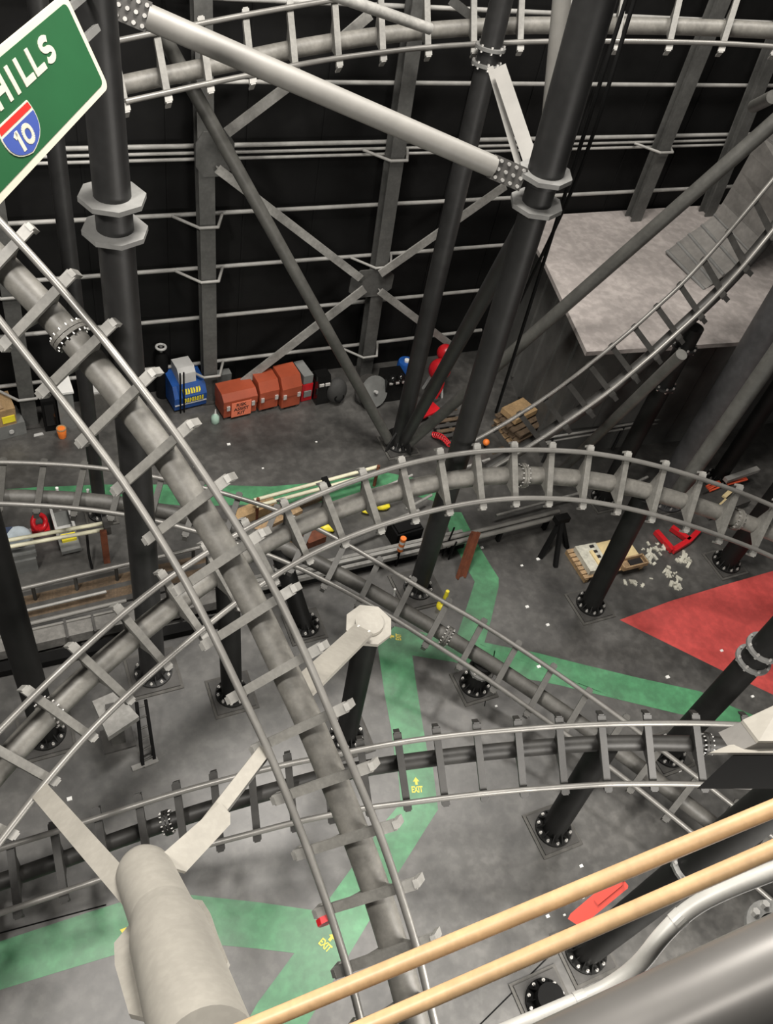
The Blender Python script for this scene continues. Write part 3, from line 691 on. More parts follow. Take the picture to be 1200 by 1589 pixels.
bG = F(1125, 875); column('dark column at the right edge behind the red frame', bG, (bG.x, bG.y, up_to(bG, 1215, 755) + 4), 0.25, M_BLACK, 0.40)
b365 = F(360, 1078); column('black column carrying the climbing track left of centre', b365, S2[7][2].lerp(S2[8][2], .4) - Zv * .05, 0.21, M_BLACK, 0.40)
b475 = F(475, 978); column('black column under the lowest track near its crossing with the arch', b475 + Yv * .1, S4[8][2].lerp(S4[9][2], .4) - Zv * .05, 0.2, M_BLACK, 0.36, flanges=(1.35,), m_fl=M_FLANGE)
b785 = Vector((8.02, 7.05, 0)); column('squat black column with bright bolts under the lowest track', b785, b785 + Zv * .95, 0.21, M_BLACK, 0.36, flanges=(.72,))
bL = F(72, 1140); column('black column at the left edge behind the climbing track', bL, (bL.x - .05, bL.y, up_to(bL, -60, 860) + 3), 0.24, M_BLACK, 0.44)
bD2 = F(935, 775); zt = up_to(bD2, 1093, 515)
column('black flanged column holding the steep right-hand track', bD2, (bD2.x, bD2.y, zt), 0.22, M_BLACK, 0.4, flanges=(zt - .55, zt - 1.7), m_fl=M_DGREY)
bK1 = F(1030, 775); column('broad charcoal column in front of the low block', bK1, (bK1.x, bK1.y, up_to(bK1, 1215, 460) + 4), 0.42, M_KCOL, 0.5)
bK3 = F(1112, 745); column('slim black column between the broad charcoal column and the right edge', bK3, (bK3.x, bK3.y, up_to(bK3, 1230, 530) + 4), 0.22, M_BLACK, 0.4)
bS = F(157, 800); column('slim dark column left of the tall signed column', bS, (bS.x, bS.y, up_to(bS, 62, 240) + 2.5), 0.15, M_DGREY, 0.3, bolts=6)
bH = F(845, 1556); column('short black stub on a square plate at the bottom edge', bH, bH + Zv * .4, 0.24, M_DARK, 0.42)

# capped column with its arm to the nearest track
bc = F(537, 1143); zc = up_to(bc, 572, 968); tc_ = Vector((bc.x, bc.y, zc)) + (F(572, 965, zc) - Vector((bc.x, bc.y, zc))) * .9
t = column('cream-capped column with a flat arm reaching to the nearest track', bc, tc_, 0.22, M_BLACK, 0.42)
mb = MB(); mb.cyl(tc_ - Zv * .14, tc_ - Zv * .06, .42, 8, smooth=False); mb.build('octagonal_plate', M_CREAM, t)['label'] = 'cream octagonal plate'
mb = MB(); mb.cyl(tc_ - Zv * .22, tc_ + Zv * .02, .245, 28); mb.build('cap', M_CREAM, t)['label'] = 'cream round cap'
e = S1[9][2].lerp(S1[10][2], .5); a0 = tc_ + (e - tc_).normalized() * .34 - Zv * .09
mb = MB(); mb.bar(a0, e, Zv, .05, .17); mb.build('arm', M_CREAM, t)['label'] = 'cream flat arm'
mb = MB(); dirv = (e - tc_).normalized(); sd = dirv.cross(Zv).normalized()
for x in (-.1, .1):
    for y in (.36, .30): q = tc_ + dirv * y + sd * x - Zv * .06; mb.cyl(q, q + Zv * .03, .018, 6)
mb.build('bolt_group', M_BOLT, t)

# ------------------------------------------------------------------ diagonal pipes and beams between the columns
def pipe(a, b, r, m, name, label, seg=20):
    return solo(MB().tube([a, b], r, seg), name, m, label, 'pipe')
def splice(parent, a, b, r, n_rows=3, n_cols=4):
    """bolted splice plates around one end of a pipe"""
    a = Vector(a); b = Vector(b); t = (b - a).normalized(); w = (CAM - a); w = (w - t * w.dot(t)).normalized(); s = t.cross(w)
    L = (b - a).length
    mb = MB(); mb.box((a + b) / 2, t, s, w, L / 2, r * 1.08, r * .55); pl = mb.build('splice_plate', M_PLATE, parent)
    for i in range(n_cols):
        for j in range(n_rows):
            q = a + t * L * (i + .5) / n_cols + s * r * 1.5 * (j / (n_rows - 1) - .5) + w * r * .55
            MB().cyl(q, q + w * .03, .026, 8, smooth=False).build('splice_bolt', M_BOLT, pl)
P1a = D(150, -8, 9.9); P1b = D(810, 278, 12.1)
t = thing('bolted_brace_pipe', P1b, 'long pale diagonal pipe with bolted joints across the top of the hall', 'pipe')
q0 = P1a.lerp(P1b, .10); q1 = P1a.lerp(P1b, .92)
MB().tube([q0, q1], 0.148, 24).build('pipe', M_PALE, t)
splice(t, P1a.lerp(P1b, .035), P1a.lerp(P1b, .103), .155); splice(t, q1 - (q1 - q0).normalized() * .02, P1b, .15)
pipe(D(876, -40, 12.2), D(854, 185, 13.6), 0.14, M_PALE, 'hanging_pipe', 'upright pale pipe partly behind the tallest column')
pa = W(760, 100, 13.9); pb = D(822, 262, 13.2)
mb = MB(); mb.bar(D(775, 105, 13.2), D(828, 262, 12.9), CAM - pa, .03, .11); mb.bar(D(762, 108, 13.5), D(808, 265, 13.2), CAM - pa, .08, .05)
solo(mb, 'flat_brace_beam', M_PALE, 'pale flat beam dropping from the upper track to the octagonal flanges', 'beam')
node = F(618, 690, .3)
pipe(F(604, 684, .25), W(250, 50, 16.3), 0.14, M_PIPE, 'diagonal_brace_pipe', 'long dark pipe slanting from upper left down to the floor node')
pipe(F(634, 688, .25), D(1215, 178, 15.6) + (D(1215, 178, 15.6) - F(634, 688, .25)) * .35, 0.15, M_PIPE, 'diagonal_brace_pipe', 'long grey pipe slanting from the floor node up to the right edge')
pipe(F(626, 686, .25), D(826, 328, 13.0), 0.15, M_DGREY, 'diagonal_brace_pipe', 'dark pipe from the floor node up behind the tallest column')
pipe(D(1050, 768, 19.0), D(1200, 555, 16.6) + (D(1200, 555, 16.6) - D(1050, 768, 19.0)) * .5, 0.17, M_PIPE, 'diagonal_brace_pipe', 'dark grey pipe leaning along the broad charcoal column')
pipe(F(866, 735, .5), D(1058, 550, 16.7), 0.12, M_PIPE, 'diagonal_brace_pipe', 'thin dark pipe below the steep right-hand track')
pipe(D(500, -14, 14.5), D(668, 45, 15.8), 0.10, M_BRACE, 'upper_brace_pipe', 'short pale pipe seen through the upper curved track')
pipe(D(1200, 150, 15.5), D(1170, 165, 16.5), 0.12, M_PIPE, 'pipe_stub', 'short grey pipe stub at the right edge above the long grey pipe')
mb = MB(); c = F(618, 692, 0)
for k in range(4):
    th = .4 + k * 1.57; d = Vector((math.cos(th), math.sin(th), 0)); mb.prism([c + d * .2 + Zv * .06, c + d * .5 + Zv * .06, c + d * .42 + Zv * .3, c + d * .2 + Zv * .6], d.cross(Zv) * .05)
solo(mb, 'node_gusset', M_DGREY, 'dark gusset fins around the foot of the floor node', 'plate')
for px0, px1, px2, lab in [((975, -10), (884, 280), (770, 640), 'thin black cable hanging beside the tallest column, nearer strand'), ((988, -10), (900, 265), (806, 470), 'thin black cable hanging beside the tallest column, farther strand')]:
    pts = spline([D(*px0, 11.0), D(*px1, 12.6), D(*px2, 16.8)], 8)
    solo(MB().tube(pts, .03, 8), 'hanging_cable', M_DARK, lab, 'cable')


# ------------------------------------------------------------------ highway sign
su = Vector((0.53949563, 0.84068148, 0.0468947)); sv = Vector((0.35776082, -0.17854195, -0.91658604)); sn = Vector((-0.76218424, 0.51127125, -0.3970855))
SD = 7.5; SO = D(100, -6, SD); K = SD / 9155.0     # plane units measured at depth 7
K = SD / 7.0 / FOCAL
def SP(a, b, h=0.0): return SO + su * (a * K) + sv * (b * K) - sn * h
if sn.dot(CAM - SO) > 0: FR = -1
else: FR = 1
def SPf(a, b, h=0.0): return SO + su * (a * K) + sv * (b * K) - sn * (h * FR)
def rrect(a0, a1, b0, b1, r, n=5):
    out = []
    for cx_, cy_, t0 in ((a1 - r, b1 - r, 0), (a0 + r, b1 - r, 90), (a0 + r, b0 + r, 180), (a1 - r, b0 + r, 270)):
        for k in range(n + 1):
            t = math.radians(t0 + 90 * k / n); out.append((cx_ + r * math.cos(t), cy_ + r * math.sin(t)))
    return out
sg = thing('highway_sign', SPf(-1500, 950), 'green highway sign with white letters and a route shield, hung at upper left', 'sign')
def face(poly, h0, h1): return MB().prism([SPf(a, b, h0) for a, b in poly], SPf(0, 0, h1) - SPf(0, 0, h0))
W0 = -3900
face(rrect(W0, 25, -22, 980, 95), -.02, .012).build('border', M_SWHITE, sg)['label'] = 'cream white border'
face(rrect(W0 + 62, -60, 45, 905, 70), .012, .018).build('green_panel', M_SIGN, sg)
mb = MB(); mb.box(SPf(-1200, 480, -.08), su, sv, sn, 1.4, .03, .03); mb.box(SPf(-1200, 150, -.08), su, sv, sn, 1.4, .03, .03); mb.build('hanger_rail', M_FLANGE, sg)
xs = [(-1960, -1690, 'H'), (-1600, -1520, 'I'), (-1410, -1190, 'L'), (-1160, -935, 'L'), (-905, -668, 'S')]
def letter(mb, ch, x0, x1, y0=128, y1=392):
    w = 62
    def stroke(p, q):
        P = Vector((p[0], p[1])); Q = Vector((q[0], q[1])); d = (Q - P).normalized(); s = Vector((-d.y, d.x)) * w / 2
        mb.prism([SPf(*(P + s), .018), SPf(*(Q + s), .018), SPf(*(Q - s), .018), SPf(*(P - s), .018)], SPf(0, 0, .024) - SPf(0, 0, .018))
    if ch in 'HL': stroke((x0 + 31, y0), (x0 + 31, y1))
    if ch == 'I': stroke(((x0 + x1) / 2, y0), ((x0 + x1) / 2, y1))
    if ch == 'H': stroke((x1 - 31, y0), (x1 - 31, y1)); stroke((x0 + 62, (y0 + y1) / 2), (x1 - 62, (y0 + y1) / 2))
    if ch == 'L': stroke((x0 + 62, y1 - 31), (x1, y1 - 31))
    if ch == 'S':
        cx_ = (x0 + x1) / 2; rx = (x1 - x0) / 2 - 31; ry = (y1 - y0) / 4 - 15
        pts = []
        for k in range(0, 13):
            t = math.radians(-35 - 235 * k / 12); pts.append((cx_ + rx * math.cos(t), y0 + 31 + ry + ry * math.sin(t)))
        for k in range(0, 13):
            t = math.radians(-90 + 235 * k / 12); pts.append((cx_ + rx * math.cos(t), y1 - 31 - ry + ry * math.sin(t)))
        O_, I_ = [], []
        for i, p in enumerate(pts):
            a = Vector(pts[max(i - 1, 0)]); b = Vector(pts[min(i + 1, len(pts) - 1)]); d = (b - a).normalized(); s = Vector((-d.y, d.x)) * w / 2
            O_.append(Vector(p) + s); I_.append(Vector(p) - s)
        for i in range(len(pts) - 1):
            mb.prism([SPf(*O_[i], .018), SPf(*O_[i + 1], .018), SPf(*I_[i + 1], .018), SPf(*I_[i], .018)], SPf(0, 0, .024) - SPf(0, 0, .018))
for x0, x1, chh in xs:
    mb = MB(); letter(mb, chh, x0, x1); mb.build('letter', M_SWHITE, sg)
# route shield
cxs = -1832
def shield(w, top, bot):
    P = [(cxs - w, top), (cxs - w * .35, top + 22), (cxs, top + 8), (cxs + w * .35, top + 22), (cxs + w, top)]
    prof = [(0.0, 1.0), (.15, 1.05), (.3, 1.075), (.45, 1.06), (.6, 1.0), (.72, .89), (.82, .73), (.9, .52), (.96, .27), (1.0, 0.0)]
    for q_, h_ in prof: P.append((cxs + w * h_, top + (bot - top) * q_))
    for q_, h_ in prof[-2::-1]: P.append((cxs - w * h_, top + (bot - top) * q_))
    return P
w_ = 305
sh = face(shield(w_ + 14, 474, 868)[5:], .018, .026).build('route_shield', M_SWHITE, sg)
face([(cxs - w_, 488), (cxs + w_, 488), (cxs + w_ + 17, 550), (cxs - w_ - 17, 550)], .026, .030).build('red_band', M_SRED, sh)
pl_ = [q for q in shield(w_, 488, 854)[5:] if q[1] > 578]
face([(cxs + w_ + 20, 578)] + [q for q in pl_] + [(cxs - w_ - 20, 578)], .026, .030).build('blue_field', M_SBLUE, sh)
mb = MB()
def stroke2(p, q, w=52):
    P = Vector(p); Q = Vector(q); d = (Q - P).normalized(); s = Vector((-d.y, d.x)) * w / 2
    mb.prism([SPf(*(P + s), .030), SPf(*(Q + s), .030), SPf(*(Q - s), .030), SPf(*(P - s), .030)], SPf(0, 0, .034) - SPf(0, 0, .030))
stroke2((-1935, 606), (-1935, 800)); stroke2((-1992, 654), (-1935, 622), 42)
pts = []
for k in range(25):
    t = 2 * math.pi * k / 24; pts.append((-1768 + 74 * math.copysign(abs(math.cos(t)) ** .8, math.cos(t)), 703 + 74 * math.sin(t)))
for a, b in zip(pts[:-1], pts[1:]): stroke2(a, b, 46)
mb.build('route_number', M_SWHITE, sh)

# ------------------------------------------------------------------ red and blue boxes along the back wall
def front_box(fl_, fr_):
    a = F(*fl_); b = F(*fr_); u = (b - a); w = u.length; u.normalize(); v = Zv.cross(u)
    return a, u, v, w
def gang_box(label, fl_, fr_, d, h0, h1, placard=False):
    a, u, v, w = front_box(fl_, fr_)
    t = thing('tool_chest', a + u * w / 2 + v * d / 2, label, 'tool chest', None)
    z0 = .1
    prof = [(0, z0), (0, h0 * .62), (d, h0 * .62), (d, z0)]
    MB().prism([a + v * p + Zv * q for p, q in prof], u * w).build('body', M_ORANGE, t)
    prof = [(-.02, h0 * .62 + .01), (-.02, h0), (d * .25, h1 * .97), (d, h1), (d + .01, h0 * .62 + .01)]
    MB().prism([a + v * p + Zv * q - u * .015 for p, q in prof], u * (w + .03)).build('lid', M_ORANGE, t)
    for k in (.12, .88):
        mb = MB(); mb.box(a + u * w * k + Zv * h0 * .66 - v * .035, u, v, Zv, .045, .02, .07); mb.build('latch', M_CHROME, t)
    for k in (.08, .92):
        mb = MB()
        for q in (.08, d - .08): mb.box(a + u * w * k + v * q + Zv * .05, u, v, Zv, .05, .05, .05)
        mb.build('skid_foot', M_PLATE, t)
    if placard:
        o = a + u * (w * .22) + Zv * (h0 * .14) - v * .045
        mb = MB(); mb.box(o + u * w * .29 + Zv * h0 * .38, u, v, Zv, w * .30, .006, h0 * .38); p = mb.build('placard', M_PLACARD, t)
        p['label'] = 'orange placard reading RISK ASSIST KIT'
        mb = MB()
        for i, wd in enumerate(('RISK', 'ASSIST', 'KIT')):
            ww = w * (.30, .46, .22)[i]
            text_on(mb, wd, o + u * (w * .29 - ww / 2) + Zv * (h0 * (.54 - i * .22)) - v * .008, u, Zv, ww, h0 * .16, .003, .02)
        mb.build('lettering', M_INK, p)
    return t
gang_box('rust-red tool chest with an orange RISK ASSIST KIT placard', (347, 653), (397, 641), .6, .66, .84, True)
gang_box('rust-red tool chest in the middle of the row of three', (402, 641), (430, 634), .58, .72, 1.0)
gang_box('tallest rust-red tool chest at the right end of the row', (436, 638), (464, 631), .66, .78, 1.1)
a, u, v, w = front_box((468, 626), (484, 622))
t = thing('red_machine', a + u * w / 2, 'small red and grey machine beside the tallest rust-red chest', 'machine')
mb = MB(); mb.box(a + u * w / 2 + v * .35 + Zv * .32, u, v, Zv, w / 2, .3, .3); mb.build('body', M_CRED, t)
mb = MB(); mb.box(a + u * w / 2 + v * .4 + Zv * .78, u, v, Zv, w / 2 - .02, .34, .14); mb.build('hood', M_MGREY, t)
mb = MB(); mb.box(a + u * w / 2 + v * .02 + Zv * .3, u, v, Zv, w * .35, .02, .1); mb.build('vent', M_MGREY, t)
a, u, v, w = front_box((490, 629), (510, 625))
t = thing('black_case', a + u * w / 2, 'glossy black case with bright clasps next to the red machine', 'case')
mb = MB(); mb.box(a + u * w / 2 + v * .25 + Zv * .35, u, v, Zv, w / 2, .25, .35); mb.build('body', M_SHINY, t)
mb = MB(); mb.prism([a + v * .0 + Zv * .7, a + v * .5 + Zv * .7, a + v * .4 + Zv * .95, a + v * .1 + Zv * .95], u * w); mb.build('lid', M_SHINY, t)
for k in (.25, .7):
    mb = MB(); mb.box(a + u * w * k - v * .01 + Zv * .72, u, v, Zv, .07, .02, .04); mb.build('clasp', M_CHROME, t)
a, u, v, w = front_box((514, 632), (534, 628))
t = thing('equipment_bag', a + u * w / 2, 'dark rounded equipment bag between the black case and the slanting pipe', 'bag')
mb = MB(); c = a + u * w / 2 + v * .2; mb.ball(c + Zv * .42, .32, 14, 10, (.95, .8, 1.3)); mb.build('body', M_MGREY if False else mat('charcoal_fabric', (.035, .035, .034), .8), t)
mb = MB(); mb.torus(c - v * .22 + Zv * .32, v, .13, .025, 16, 6); mb.build('strap_loop', M_DARK, t)
# blue machine
a, u, v, w = front_box((271, 641), (320, 629))
t = thing('blue_machine', a + u * w / 2, 'blue wheeled machine with yellow lettering and a pale grey hood', 'machine')
prof = [(0, .08), (-.04, .5), (.12, .82), (.75, .92), (.8, .08)]
MB().prism([a + v * p + Zv * q for p, q in prof], u * w).build('cabinet', M_BLUE, t)
prof = [(.14, .83), (.18, 1.12), (.3, 1.25), (.7, 1.25), (.75, .9)]
MB().prism([a + u * w * .22 + v * p + Zv * q for p, q in prof], u * w * .52).build('hood', M_LGREY, t)
mb = MB(); mb.box(a + u * w / 2 + v * (-.03) + Zv * .26, u, v, Zv, w / 2 - .01, .012, .012); mb.build('trim_line', M_LGREY, t)
lm = MB(); d1 = (Vector((0, 0, .32)) + v * .16).normalized(); d2 = (Vector((0, 0, .42)) - v * .04).normalized()
for row, (p0, vv, hh, n_, wd) in enumerate(((a + u * w * .26 + v * (.0) + Zv * .58 - v * .012, d1, .15, 7, .58), (a + u * w * .3 - v * .04 + Zv * .32, d2, .15, 8, .6))):
    for k in range(n_):
        x = p0 + u * w * wd * k / n_ - v * .008; cw = w * wd / n_ * .62
        lm.box(x + u * cw / 2 + vv * hh / 2, u, vv, u.cross(vv), .014, hh / 2, .005); lm.box(x + u * (cw * .95) + vv * hh / 2, u, vv, u.cross(vv), .012, hh / 2 * (.5 + .5 * (k % 2)), .005)
        lm.box(x + u * cw / 2 + vv * hh * (.1 + .8 * (k % 3 == 0)), u, vv, u.cross(vv), cw / 2, .016, .005)
lm.build('lettering', M_YPLAST, t)['label'] = 'worn yellow lettering in two rows'
for k in (.08, .92):
    mb = MB(); mb.cyl(a + u * w * k + v * .1 + Zv * .08 - u * .03, a + u * w * k + v * .1 + Zv * .08 + u * .03, .08, 12); mb.build('castor', M_DARK, t)
for k in (.16, .27):
    mb = MB(); mb.tube([a + u * w * k - v * .07 + Zv * z for z in (0.02, .7, 1.4)], .022, 6); mb.build('strap', M_DARK, t)
c = F(259, 632); t = thing('gas_cylinder', c + Yv * .5, 'dark gas cylinder with a pale collar behind the blue machine', 'cylinder')
c = c + Yv * .5
MB().tube([c + Zv * z for z in (0.0, 1.25, 1.42, 1.5)], [.17, .17, .12, .06], 18).build('bottle', M_DARK, t)
mb = MB(); mb.torus(c + Zv * 1.66, Zv, .12, .035, 20, 8); mb.build('collar', M_LGREY, t)
mb = MB(); mb.cyl(c + Zv * 1.48, c + Zv * 1.68, .04, 10); mb.build('valve', M_FLANGE, t)
c = F(334, 655); t = thing('spray_bottle', c, 'small pale green bottle beside the placarded tool chest', 'bottle')
MB().tube([c + Zv * z for z in (0, .02, .2, .28, .3)], [.1, .115, .11, .05, .035], 14).build('body', M_TEAL, t)
MB().tube([c + Zv * z for z in (.3, .46)], [.03, .012], 8).build('nozzle', M_WHITE, t)
a, u, v, w = front_box((337, 612), (360, 608))
mb = MB(); mb.box(a + u * w / 2 + v * .2 + Zv * .3, u, v, Zv, w / 2, .12, .3); solo(mb, 'grey_bin', M_MGREY, 'plain grey bin behind the placarded tool chest', 'bin')
# cable reel, black machine, blue tank, red hoist, red carts
c = F(577, 628, 0); t = thing('cable_reel', c, 'grey round cable reel leaning behind the slanting pipe', 'reel')
ax = Vector((.25, -.85, .45)).normalized(); c2_ = c + Zv * .5
mb = MB(); mb.cyl(c2_ - ax * .03, c2_ + ax * .03, .46, 24, smooth=False); mb.build('disc', M_MGREY, t)
mb = MB(); mb.cyl(c2_ - ax * .3, c2_ - ax * .03, .25, 20); mb.cyl(c2_ - ax * .34, c2_ - ax * .28, .46, 24); mb.build('drum', M_PLATE, t)
mb = MB(); mb.cyl(c2_ + ax * .03, c2_ + ax * .12, .05, 10); mb.build('hub', M_LGREY, t)
c = F(604, 612); t = thing('black_machine', c, 'glossy black machine between the cable reel and the dark column', 'machine')
mb = MB(); mb.box(c + Zv * .4, Xv, Yv, Zv, .32, .3, .4); mb.build('body', M_SHINY, t)
mb = MB(); mb.ball(c + Vector((-.12, -.2, .75)), .14, 12, 8); mb.ball(c + Vector((.12, -.22, .8)), .12, 12, 8); mb.build('motor', M_SHINY, t)
for k in (-.2, 0, .2):
    mb = MB(); mb.box(c + Vector((k, -.32, .7)), Xv, Yv, Zv, .05, .02, .025); mb.build('fitting', M_CHROME, t)
c = F(628, 600) + Yv * .2; t = thing('blue_barrel', c, 'blue barrel mostly hidden by the dark column', 'barrel')
MB().tube([c + Zv * z for z in (0, .05, .4, .75, .8)], [.24, .26, .28, .26, .24], 18).build('body', M_BLUE, t)
MB().cyl(c + Zv * .8, c + Zv * .86, .08, 12).build('lid', M_WHITE, t)
c = F(672, 612); t = thing('red_hoist', c, 'bright red rounded hoist motor behind the dark column', 'hoist')
mb = MB(); mb.ball(c + Vector((0, 0, .95)), .34, 18, 12, (1, .9, 1.0)); mb.build('motor_body', M_CRED, t)
mb = MB(); mb.ball(c + Vector((.28, .35, 1.25)), .26, 16, 10); mb.build('gear_housing', M_CRED, t)
mb = MB()
for dx in (-.2, .2): mb.bar(c + Vector((dx, -.2, 0)), c + Vector((dx * .6, 0, .8)), Yv, .03, .03); mb.bar(c + Vector((dx, .3, 0)), c + Vector((dx * .6, .1, .8)), Yv, .03, .03)
mb.build('stand', M_LGREY, t)
c = F(660, 644); t = thing('red_hand_cart', c, 'red tubular hand cart with a loop handle near the floor node', 'cart')
mb = MB(); mb.box(c + Zv * .2, Vector((1, .3, 0)), Vector((-.3, 1, 0)), Zv, .38, .22, .03); mb.build('platform', M_CRED, t)
pts = spline([c + Vector(q) for q in ((.1, .2, .2), (.2, .3, .7), (.35, .35, 1.0), (.55, .4, .95), (.62, .42, .6), (.5, .4, .2))], 4)
MB().tube(pts, .03, 8).build('loop_handle', M_CRED, t)
for dx, dy in ((-.25, -.2), (.25, -.1), (-.25, .15), (.3, .2)):
    mb = MB(); q = c + Vector((dx, dy, .09)); mb.cyl(q - Yv * .03, q + Yv * .03, .09, 12); mb.build('wheel', M_DARK, t)
c = F(694, 662); t = thing('slatted_dark_pallet', c, 'dark slatted pallet between the slanting pipe and the tallest column', 'pallet')
for k in range(6):
    mb = MB(); mb.box(c + Vector((.0, -.5 + .2 * k, .16)), Xv, Yv, Zv, .5, .06, .02); mb.build('slat', M_OLDWOOD if k % 2 else M_PLATE, t)
mb = MB()
for dx in (-.4, 0, .4): mb.box(c + Vector((dx, 0, .07)), Xv, Yv, Zv, .05, .55, .07)
mb.build('bearer', M_PLATE, t)
pts = []
c = F(686, 690)
for k in range(60):
    t_ = k / 59; ang = k * .9; p = F(672, 678).lerp(F(697, 694), t_) + Zv * (.08 + .1 * math.sin(math.pi * t_)); pts.append(p + Vector((math.cos(ang), math.sin(ang), .6 * math.sin(ang))) * .07)
solo(MB().tube(pts, .022, 6), 'coiled_red_hose', M_CRED, 'coiled red hose on the floor left of the tallest column', 'hose')
def cap_post(px, h, m, lab, nm):
    c = F(*px); t = thing(nm, c, lab, 'marker'); MB().cyl(c, c + Zv * h, .03, 10).build('post', M_DARK, t); MB().ball(c + Zv * h, .1, 12, 8).build('head', m, t)
cap_post((737, 706), .25, M_CRED, 'small round red marker at the foot of the tallest column', 'round_marker')
cap_post((752, 694), .2, M_ORNG, 'small orange marker beside the round red one', 'round_marker')
# stacked timber behind the arch
def timber(px, ln, ang, z, wd, th, m, lab):
    c = F(*px); d = Vector((math.cos(ang), math.sin(ang), 0)); mb = MB(); mb.box(c + Zv * (z + th / 2), d, d.cross(Zv), Zv, ln / 2, wd / 2, th / 2)
    return solo(mb, 'timber_plank', m, lab, 'plank')
c = F(800, 672); t = thing('timber_stack', c, 'stack of old timber pallets behind the arch track', 'pallet')
ud = Vector((.95, .3, 0)).normalized(); vd = Zv.cross(ud)
for lay, z in enumerate((.1, .32, .54)):
    mb = MB()
    for k in (-.45, 0, .45): mb.box(c + ud * k + Zv * (z - .05), vd, ud, Zv, .5, .05, .05)
    mb.build('bearer', M_OLDWOOD, t)
    for k in range(5):
        mb = MB(); mb.box(c + vd * (-.44 + .22 * k) + ud * random.uniform(-.05, .05) + Zv * (z + .02), ud, vd, Zv, .58, .085, .02); mb.build('slat', random.choice((M_WOOD, M_OLDWOOD, M_OLDWOOD, M_OLDWOOD)), t)
mb = MB(); q = c + Zv * .66; mb.box(q + Zv * .09 + vd * .15, ud, vd, Zv, .45, .3, .09); solo(mb, 'flat_carton', M_CARTON, 'flat brown carton on top of the timber stack', 'carton')
timber((812, 690), 1.1, .5, 0, .12, .08, M_WOOD, 'loose pale plank lying in front of the timber stack')
timber((785, 697), 1.0, .1, 0, .14, .07, M_OLDWOOD, 'loose dark plank at the left end of the timber stack')
timber((822, 688), 1.0, -.9, 0, .1, .1, M_OLDWOOD, 'grey square timber at the right end of the loose pale plank')
timber((800, 705), 1.2, .35, 0, .12, .06, M_RUST, 'rusty flat bar beside the dark plank near the arch')

# left clutter: plinth with carton, monitors, dollies
a, u, v, w = front_box((-25, 690), (42, 672))
t = thing('grey_plinth', a + u * w / 2, 'grey plinth at the left edge carrying a brown carton', 'plinth')
mb = MB(); mb.box(a + u * w / 2 + v * .33 + Zv * .2, u, v, Zv, w / 2, .33, .2); mb.build('body', M_MGREY, t)
mb = MB(); mb.cyl(a + u * w * .66 - v * .01 + Zv * .2, a + u * w * .66 - v * .04 + Zv * .2, .06, 12); mb.build('knob', M_LGREY, t)
q = a + u * w * .42 + v * .35 + Zv * .4
t = thing('brown_carton', q, 'crumpled brown carton with a yellow label on the grey plinth', 'carton')
mb = MB(); mb.prism([q + u * x + v * y for x, y in ((-.5, -.34), (.42, -.34), (.46, .34), (-.5, .34))], Zv * .5 + u * .03); mb.build('box', M_CARTON, t)
mb = MB(); mb.box(q + u * .25 - v * .35 + Zv * .2, u, v, Zv, .15, .012, .1); mb.build('label_patch', M_YPLAST, t)
mb = MB(); mb.box(q + u * -.1 - v * .1 + Zv * .53, u, v, Zv, .3, .18, .012); mb.build('flap', M_WOOD, t)
a, u, v, w = front_box((71, 670), (93, 667))
t = thing('black_cabinet', a + u * w / 2, 'black cabinet left of the slim dark column', 'cabinet')
mb = MB(); mb.box(a + u * w / 2 + v * .2 + Zv * .5, u, v, Zv, w / 2, .2, .5); mb.build('body', M_DARK, t)
mb = MB(); mb.box(a + u * w / 2 - v * .012 + Zv * .55, u, v, Zv, w / 2 - .06, .01, .35); mb.build('door', M_SHINY, t)
a, u, v, w = front_box((96, 668), (120, 664))
t = thing('grey_cabinet', a + u * w / 2, 'tall grey cabinet with a white top behind the slim dark column', 'cabinet')
mb = MB(); mb.box(a + u * w / 2 + v * .3 + Zv * .6, u, v, Zv, w / 2, .3, .6); mb.build('body', M_MGREY, t)
mb = MB(); mb.box(a + u * w / 2 + v * .3 + Zv * 1.23, u, v, Zv, w / 2 + .03, .33, .03); mb.build('worktop', M_WHITE, t)
a, u, v, w = front_box((140, 656), (172, 650))
t = thing('pale_crate', a + u * w / 2, 'pale crate glimpsed under the nearest track', 'crate')
mb = MB(); mb.box(a + u * w / 2 + v * .3 + Zv * .45, u, v, Zv, w / 2, .3, .45); mb.build('body', M_GROUT, t)
mb = MB(); mb.box(a + u * w / 2 + v * .3 + Zv * .93, u, v, Zv, w / 2 - .05, .25, .03); mb.build('lid', M_LGREY, t)
c = F(97, 678); t = thing('orange_pot', c, 'small orange pot on the floor in front of the grey cabinet', 'pot')
MB().tube([c + Zv * z for z in (0, .03, .28, .3)], [.09, .1, .12, .1], 14).build('body', M_ORNG, t)
MB().torus(c + Zv * .3, Zv, .11, .018, 14, 6).build('rim', M_CARTON, t)
mb = MB(); c = F(60, 675); mb.prism([c + Vector(q) for q in ((-.12, -.05, 0), (.12, -.02, 0), (.1, .06, 0), (-.1, .04, 0))], Zv * .02); solo(mb, 'paper_scrap', M_LGREY, 'pale scrap on the floor right of the grey plinth', 'scrap')

